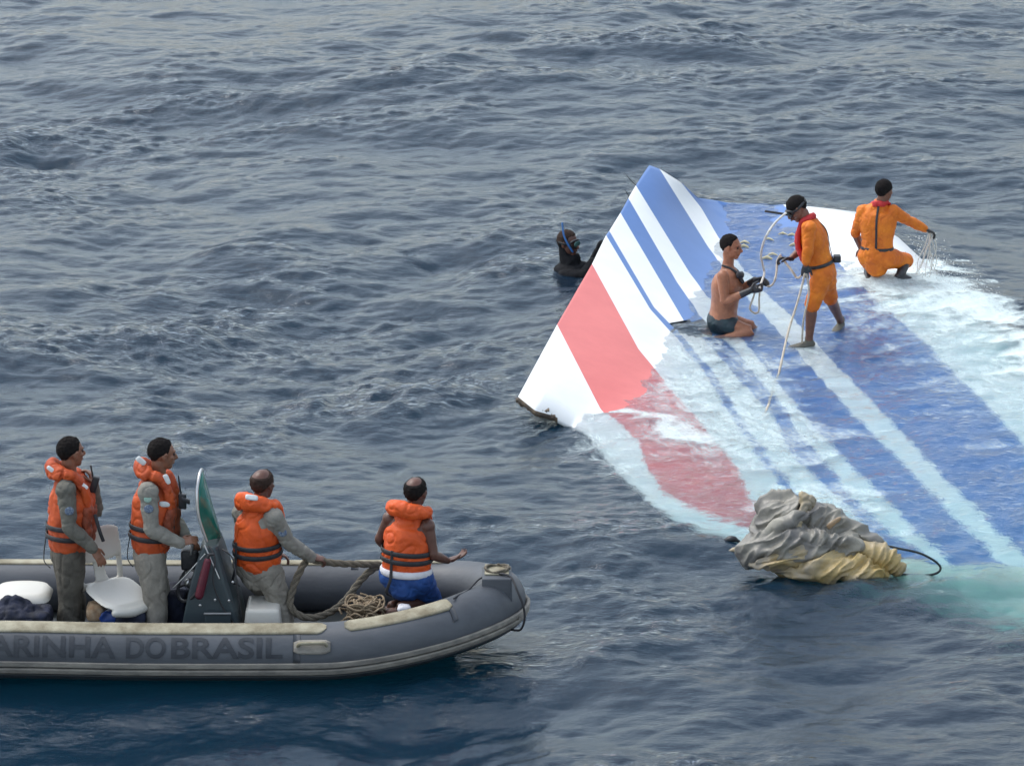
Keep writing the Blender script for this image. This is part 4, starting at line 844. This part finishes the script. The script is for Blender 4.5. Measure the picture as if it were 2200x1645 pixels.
# crouching man in orange
YC = grd(1885, 606, -.02)
FC = Fig(YC, (.42, .90, 0), (.62, .78, -.12), dict(head=(1900, 411, 0), neck=(1890, 440, 0), shR=(1918, 454, -.03), shL=(1855, 454, .05), elR=(1952, 474, .10), wrR=(1988, 492, .20), elL=(1838, 500, .12), wrL=(1850, 535, .32), pelvis=(1884, 552, 0), knR=(1946, 560, .20), knL=(1868, 566, .40), anR=(1935, 588, .0), anL=(1866, 602, .02)), fat=1.12)
pC = person(FC, (FC.P.x, YC, .04), 'man in orange suit crouching at the right edge of the wreck, arm stretched out', 'skin_brown', hands={'R': dict(d=(.9, .2, -.35), nrml=(-.2, 0, -1), curl=.75), 'L': dict(curl=.6)}, feet={'R': (.9, .3, -.15), 'L': (-.1, .3, -.5)})
garment('wetsuit', FC, pC, M['suit'], torso=dict(inf=.014), arms={'R': dict(inf=.013), 'L': dict(inf=.013, end=.58)}, legs={'R': dict(inf=.026, end=.58), 'L': dict(inf=.026, end=.58)}, fold=(.007, 9, 9))
for (F_, o_, front) in ((FS_, pS, 1), (FC, pC, 1)):
    rv = MB(); N, S, up, ls, f = F_.N, F_.S, F_.up, F_.latS, F_.fS
    sweep(rv, [S-up*.30+f*.15+ls*.07, S-up*.12+f*.155+ls*.08, N+f*.05+ls*.075, N-f*.055+ls*.045+up*.02, N-f*.068+up*.025, N-f*.055-ls*.045+up*.02, N+f*.05-ls*.075, S-up*.12+f*.155-ls*.08, S-up*.30+f*.15-ls*.07], [(.055, .03), (.05, .03), (.034, .024), (.032, .022), (.034, .022), (.032, .022), (.034, .024), (.05, .03), (.055, .03)], 14, lat=[ls, ls, ls, up, up, up, ls, ls, ls], k=4)
    r_ = build('neck_vest', rv, M['redvest'], o_, vox=.008, sm=2, fold=(.006, 12, 12))
    band(r_, F_, .10, .020, .036, M['rubber'], 'belt', a=.155, b=.114, th=.005)
    sb = MB(); sp = [N-f*.07+up*.01]; d = (S-F_.P).length
    for h in (.93, .76, .62, .5, .37, .25): sp.append(F_.P+up*h*d-f*(np.interp(h, [0, .25, .5, .76, .93], [.118, .108, .112, .124, .108])*F_.fat+.021)+ls*.012)
    sweep(sb, sp, [(.012, .004)]*len(sp), 8, lat=ls, k=3); build('back_strap', sb, M['black'], r_)
mb = MB(); q = FS_.P+FS_.up*.10-FS_.fS*.15; box(mb, q+V((.02, 0, .01)), (.07, .10, .07), bev=.012); build('belt_pouch', mb, M['rubber'], pS)
# masks
def dmask(F_, label, m_=None, snork=None, tag_loc=None):
    t = thing('diving_mask', F_.L2(0, .1, .01), label, 'mask', 'diving masks'); mb = MB()
    fr_ = [F_.L2(.062*math.cos(a)*(1 if abs(math.cos(a)) < 9 else 1), .088+.0-.035*abs(math.cos(a))**2, .014+.038*math.sin(a)) for a in np.linspace(0, 2*math.pi, 25)[:-1]]
    sweep(mb, fr_, [(.016, .010)]*24, 8, lat=F_.hf, k=1, closed=True); sweep(mb, [F_.L2(.062, .05, .014), F_.L2(.086, 0, .012), F_.L2(.07, -.07, .02), F_.L2(0, -.122, .02), F_.L2(-.07, -.07, .02), F_.L2(-.086, 0, .012), F_.L2(-.062, .05, .014)], [(.013, .004)]*7, 8, lat=F_.hu); build('frame', mb, M['rubber'], t)
    mb = MB(); ell(mb, F_.L2(0, .098, .014), (.058, .012, .034), F_.hr, F_.hf, F_.hu); build('lens', mb, M['glass'], t); return t
t = dmask(FS_, 'black diving mask on the face of the bowed standing man')
cap_ = MB()
for F_, o_ in ((FS_, pS), (FC, pC)):
    cp = MB(); ell(cp, F_.L2(0, -.018, .036), (.086, .104, .096), F_.hr, F_.hf, F_.hu, 40, 30, fn=lambda q: q*(1.0 if q.z > -.02-.3*max(0, -q.y) else .8)); 
    build('cap', cp, M['hair'], o_)
sn = MB(); a = FS_.L2(.0, .105, -.05); sweep(sn, [a, atY(1700, 470, YS-.09), atY(1694, 462, YS-.13), atY(1645, 454, YS-.13)], [.013, .013, .012, .012], 10, k=3)
tagit(build('snorkel', sn, M['rubber'], loc=atY(1690, 462, YS-.12)), 'straight black snorkel sticking out from the bowed man\'s mask', 'snorkel')
# diver in the water beside the raised edge
YD = grd(1228, 578)
FD = Fig(YD, (.80, -.5, 0), (.80, -.55, -.05), dict(head=(1221, 523, 0), neck=(1224, 553, .01), shR=(1214, 594, -.12), shL=(1250, 586, .10), elR=(1256, 592, -.20), wrR=(1274, 562, -.10), elL=(1272, 577, .12), wrL=(1293, 524, .03), pelvis=(1222, 680, .1), knR=(1240, 770, .1), knL=(1250, 760, .3), anR=(1215, 850, .2), anL=(1225, 840, .35)), hs=1.16, fat=1.2)
pD = person(FD, (FD.P.x, YD, -.9), 'diver in the sea behind the raised edge of the wreck, gripping it with gloved hands', 'skin_dark', hands={'R': dict(d=(.8, -.1, .2), nrml=(.3, 0, -1), curl=.7), 'L': dict(d=(.5, -.5, .15), nrml=(.3, 0, -1), curl=1.0)}, hair='hair_short', hairline=.05)
garment('wetsuit', FD, pD, M['neoprene'], torso=dict(inf=.030), arms={'R': dict(inf=.022), 'L': dict(inf=.018)}, legs={'R': dict(inf=.010), 'L': dict(inf=.010)}, extra=lambda mb: (ell(mb, atY(1234, 580, YD), (.23, .17, .10)), sweep(mb, [FD.L2(0, -.03, -.06), FD.L2(0, -.01, -.12), FD.N-UP*.03], [.072, .085, .12], 16), ell(mb, FD.L2(0, -.035, .02), (.088, .095, .10), FD.hr, FD.hf, FD.hu), sweep(mb, [FD.L2(0, .07, -.13), FD.L2(0, .09, -.17)], [.05, .045], 12)), fold=(.004, 9, 9))
for sd, kw in (('R', dict(d=(.8, -.1, .2), nrml=(.3, 0, -1), curl=.7)), ('L', dict(d=(.5, -.5, .15), nrml=(.3, 0, -1), curl=1.0))):
    mb = MB(); FD.hand(mb, sd, inf=.004, **kw); build('glove', mb, M['rubber'], pD, vox=.006, sm=1)
for F_, o_, sd, kw in ((FS_, pS, 'R', dict(d=(-1, -.1, .15), nrml=(0, -.3, -.8), curl=.9)), (FS_, pS, 'L', dict(d=(-.1, 0, -1), nrml=(.2, .8, 0), curl=.9)), (FC, pC, 'R', dict(d=(.9, .2, -.35), nrml=(-.2, 0, -1), curl=.75))):
    mb = MB(); F_.hand(mb, sd, inf=.003, **kw); build('glove', mb, M['rubber' if sd == 'R' and F_ is FS_ else 'hull'] if F_ is FS_ else M['rubber'], o_, vox=.006, sm=1)
dmask(FD, 'greenish diving mask on the face of the diver in the sea')
sn = MB(); sweep(sn, [FD.L2(.06, .09, -.05), FD.L2(.085, .05, .02), FD.L2(.085, 0, .10), atY(1208, 480, YD-.05)], [.011, .011, .010, .010], 10, k=3); tagit(build('snorkel', sn, M['skyblue'], loc=atY(1208, 500, YD)), 'bright blue snorkel tube above the diver\'s head', 'snorkel')
# water shoes / boots
for F_, o_, ft in ((FS_, pS, {'L': (-1, -.15, 0), 'R': (-.4, -1, 0)}),):
    for sd in 'LR': mb = MB(); F_.foot(mb, sd, ft[sd], inf=.006); sweep(mb, [F_.p['an'+sd]+UP*.02, F_.p['an'+sd]-UP*.04], [.044, .04], 12, k=1); build('water_shoe', mb, M['shirt_dk'], o_, vox=.008)
for sd, ft in (('R', (.9, .3, -.15)), ('L', (-.1, .3, -.5))):
    mb = MB(); a, k_ = FC.p['an'+sd], FC.p['kn'+sd]; sweep(mb, [k_.lerp(a, .45), a], [.058, .05], 12, k=1); FC.foot(mb, sd, ft, inf=.012); build('dive_boot', mb, M['rubber'], pC, vox=.008)
# ---------------- ropes on the wreck
def rope(name, pts, r, m_, label, cat_='rope', group=None, k=6, loc=None, n=8):
    mb = MB(); sweep(mb, pts, r, n, k=k); return tagit(build(name, mb, M[m_], loc=loc or pts[-1]), label, cat_, group)
hL = FS_.p['wrL']+V((-.01, -.01, -.09)); hR = FS_.p['wrR']+V((-.08, -.01, .01)); gR = FM.p['wrR']+V((.09, 0, .03)); gL = FM.p['wrL']+V((.09, -.02, .02))
rope('tow_rope', [hR+V((-.02, 0, .02)), atY(1700, 580, YS-.02), atY(1713, 597, YS-.05), atY(1726, 588, YS-.12), hL, atY(1716, 640, YS-.25), atY(1693, 715, YS-.5), atY(1676, 790, YS-.9), atY(1663, 840, YS-1.2), atZ(1651, 870, .0), atZ(1640, 890, -.05)], .0115, 'rope', 'pale rope slanting from the standing man\'s hand down into the wash')
rope('foot_rope', [hL+V((.02, 0, 0)), atY(1738, 630, YS-.16), atY(1726, 690, YS-.14), atZ(1723, 742, -.02)], .010, 'rope', 'pale rope hanging straight from the standing man\'s hand to his foot')
rope('air_hose', [atY(1688, 458, YS-.14), atY(1664, 480, YS-.2), atY(1645, 510, YS-.3), atY(1635, 545, (YS+YM)/2), atY(1640, 575, YM-.1), gL+V((0, 0, .04)), gR], .012, 'rope_w', 'curved white hose arching between the two working men', 'hose')
rope('slack_rope', [hR+V((-.02, 0, .03)), hR+V((-.05, 0, -.03)), atY(1668, 585, YS), atY(1662, 608, YS+.02), atY(1650, 615, YM+.1), gL], .011, 'rope', 'slack rope end hanging below the standing man\'s gloved hand')
rope('rope_loop', [gR+V((-.03, 0, 0)), atY(1618, 640, YM-.24), atY(1611, 662, YM-.24), atY(1620, 672, YM-.22), atY(1630, 668, YM-.22), atY(1631, 640, YM-.22), gR+V((.01, 0, 0))], .010, 'rope', 'small rope loop dangling from the bare-backed man\'s gloves')
nm = MB(); hc = FC.p['wrR']+V((.09, .02, -.05))
for k in range(9):
    a = hc+V((random.uniform(-.05, .04), random.uniform(-.03, .03), 0)); e = atZ(1962+k*6.2+random.uniform(-3, 3), 590+random.uniform(-16, 12), .0); e.y = hc.y+random.uniform(-.1, .15); e.z = random.uniform(0, .05)
    sweep(nm, [a, a.lerp(e, .35)+V((random.uniform(-.03, .03), 0, 0)), a.lerp(e, .7)+V((random.uniform(-.05, .05), 0, 0)), e], [.006, .005, .004, .003], 6, k=3)
tagit(build('wet_net', nm, M['rope_w'], loc=hc), 'dripping bundle of thin lines hanging from the crouching man\'s hand', 'net')

for k, (x, y) in enumerate(((1600, 523), (1598, 531), (1652, 517), (1682, 505), (1702, 507), (1660, 549), (1648, 556), (1706, 528))):
    s = MB(); p_ = atZ(x, y, .0); sweep(s, [p_+V((-.05, 0, .0)), p_+V((0, .02, .012)), p_+V((.05, -.01, 0))], [(.012, .006), (.022, .01), (.010, .005)], 8, k=2)
    tagit(build('floating_scrap', s, M['debris'], loc=p_), 'small yellow scrap floating on the awash blue panel between the two men', 'scrap', 'yellow scraps floating on the blue panel')
# ---------------- the deflated slide
YR = grd(1740, 1225)
rf_ = thing('deflated_slide', (atZ(1750, 1235, 0).x, YR, 0), 'crumpled grey and yellow deflated rubber slide floating at the lower edge of the wreck', 'raft')
A = lambda x, y, d: atY(x, y, YR+d)-Vector((0, 0, .03))
mb = MB()
ell(mb, A(1683, 1092, .15), (.20, .20, .165)); ell(mb, A(1665, 1135, .1), (.17, .2, .20)); ell(mb, A(1765, 1115, .15), (.20, .22, .15)); ell(mb, A(1745, 1150, .05), (.40, .28, .14))
sweep(mb, [A(1618, 1175, .0), A(1680, 1160, -.1), A(1760, 1168, -.1), A(1850, 1178, -.02)], [(.10, .14), (.14, .16), (.14, .16), (.09, .12)], 16, lat=UP)
sweep(mb, [A(1800, 1125, .1), A(1850, 1150, .05), A(1880, 1165, 0)], [.11, .08, .06], 14); sweep(mb, [A(1625, 1170, -.12), A(1665, 1132, -.16), A(1730, 1098, -.10)], [.03, .045, .03], 12); sweep(mb, [A(1730, 1150, -.2), A(1790, 1150, -.18), A(1840, 1165, -.12)], [.05, .07, .05], 12)
build('grey_fabric', mb, M['slide_grey'], rf_, vox=.010, sm=1, fold=(.036, 3.4, 3.2, 1))
mb = MB(); sweep(mb, [A(1612, 1203, -.05), A(1660, 1192, -.18), A(1715, 1180, -.16), A(1745, 1184, -.1)], [(.02, .06), (.07, .14), (.085, .14), (.04, .1)], 16, lat=UP)
sweep(mb, [A(1715, 1222, -.2), A(1755, 1212, -.24), A(1820, 1214, -.22), A(1870, 1218, -.15), A(1886, 1222, -.1)], [(.05, .12), (.11, .16), (.125, .17), (.10, .15), (.06, .1)], 18, lat=UP); ell(mb, A(1750, 1205, 0), (.5, .3, .10))
build('yellow_fabric', mb, M['slide_yel'], rf_, vox=.010, sm=1, fold=(.030, 3.6, 4.5, 1))
mb = MB(); sweep(mb, [A(1840, 1168, -.1), A(1875, 1180, -.1), A(1905, 1192, -.1), A(1926, 1210, -.1)], [.05, .085, .105, .075], 18); build('yellow_end', mb, M['slide_yel'], rf_, vox=.011, sm=3, fold=(.016, 4, 5, 1))
mb = MB(); sweep(mb, [A(1722, 1052, .0), A(1733, 1070, -.05), A(1722, 1095, -.08), A(1712, 1130, -.14), A(1716, 1150, -.18)], [(.03, .02)]*5, 10, lat=(1, 0, 0), k=4); ell(mb, A(1735, 1070, 0), (.07, .07, .07)); build('yellow_tie', mb, M['slide_yel'], rf_, vox=.010, sm=2, fold=(.014, 12, 12))
mb = MB(); sweep(mb, [A(1780, 1124, -.06), A(1795, 1112, -.04), A(1803, 1108, 0)], [(.03, .012)]*3, 10, lat=(.6, 0, 1)); build('tan_patch', mb, M['tan'], rf_)
mb = MB(); sweep(mb, [A(1893, 1162, .0), A(1930, 1170, -.02), A(1975, 1180, -.05), A(2008, 1197, -.08), A(2021, 1213, -.1), A(2008, 1225, -.12), A(1970, 1229, -.12), A(1930, 1225, -.12), A(1890, 1221, -.12)], .010, 10, k=5); build('cable', mb, M['line'], rf_)
s = MB(); p_ = atZ(1568, 1162, .0); sweep(s, [p_+V((-.03, 0, 0)), p_+V((.02, 0, .02)), p_+V((.07, 0, .0))], [.02, .03, .015], 8); tagit(build('dark_scrap', s, M['rubber'], loc=p_, fold=(.008, 20, 20)), 'small black scrap floating left of the crumpled slide', 'scrap')
s = MB(); p_ = atZ(1592, 1180, -.02); sweep(s, [p_+V((-.09, 0, 0)), p_+V((0, 0, .02)), p_+V((.09, 0, .02))], [.015, .03, .03], 8); tagit(build('tan_scrap', s, M['slide_yel'], loc=p_, fold=(.01, 18, 18)), 'mottled tan scrap floating against the left side of the slide', 'scrap')

dm = MB()
for k in range(700):
    t = random.random(); bx_ = 1965+t*190+random.gauss(0, 12); by_ = 575+t*95+random.gauss(0, 10); r = random.uniform(.0025, .008)*(1-.3*t)
    p_ = atZ(bx_, by_, .0)+V((0, random.gauss(0, .12), 0)); p_.z = .03+abs(random.gauss(0, .12))*(1.3-t)*(1 if random.random() < .8 else 1.6)
    dm.add([p_+V(d_)*r for d_ in ((1, 0, 0), (-1, 0, 0), (0, 1, 0), (0, -1, 0), (0, 0, 1.2), (0, 0, -1.2))], [(0, 2, 4), (2, 1, 4), (1, 3, 4), (3, 0, 4), (2, 0, 5), (1, 2, 5), (3, 1, 5), (0, 3, 5)])
o = build('splash', dm, mat('spray_white', (.8, .84, .85), .3), loc=atZ(2040, 620, 0)); tagit(o, 'white spray thrown up along the right edge of the wreck', 'splash', kind='stuff')
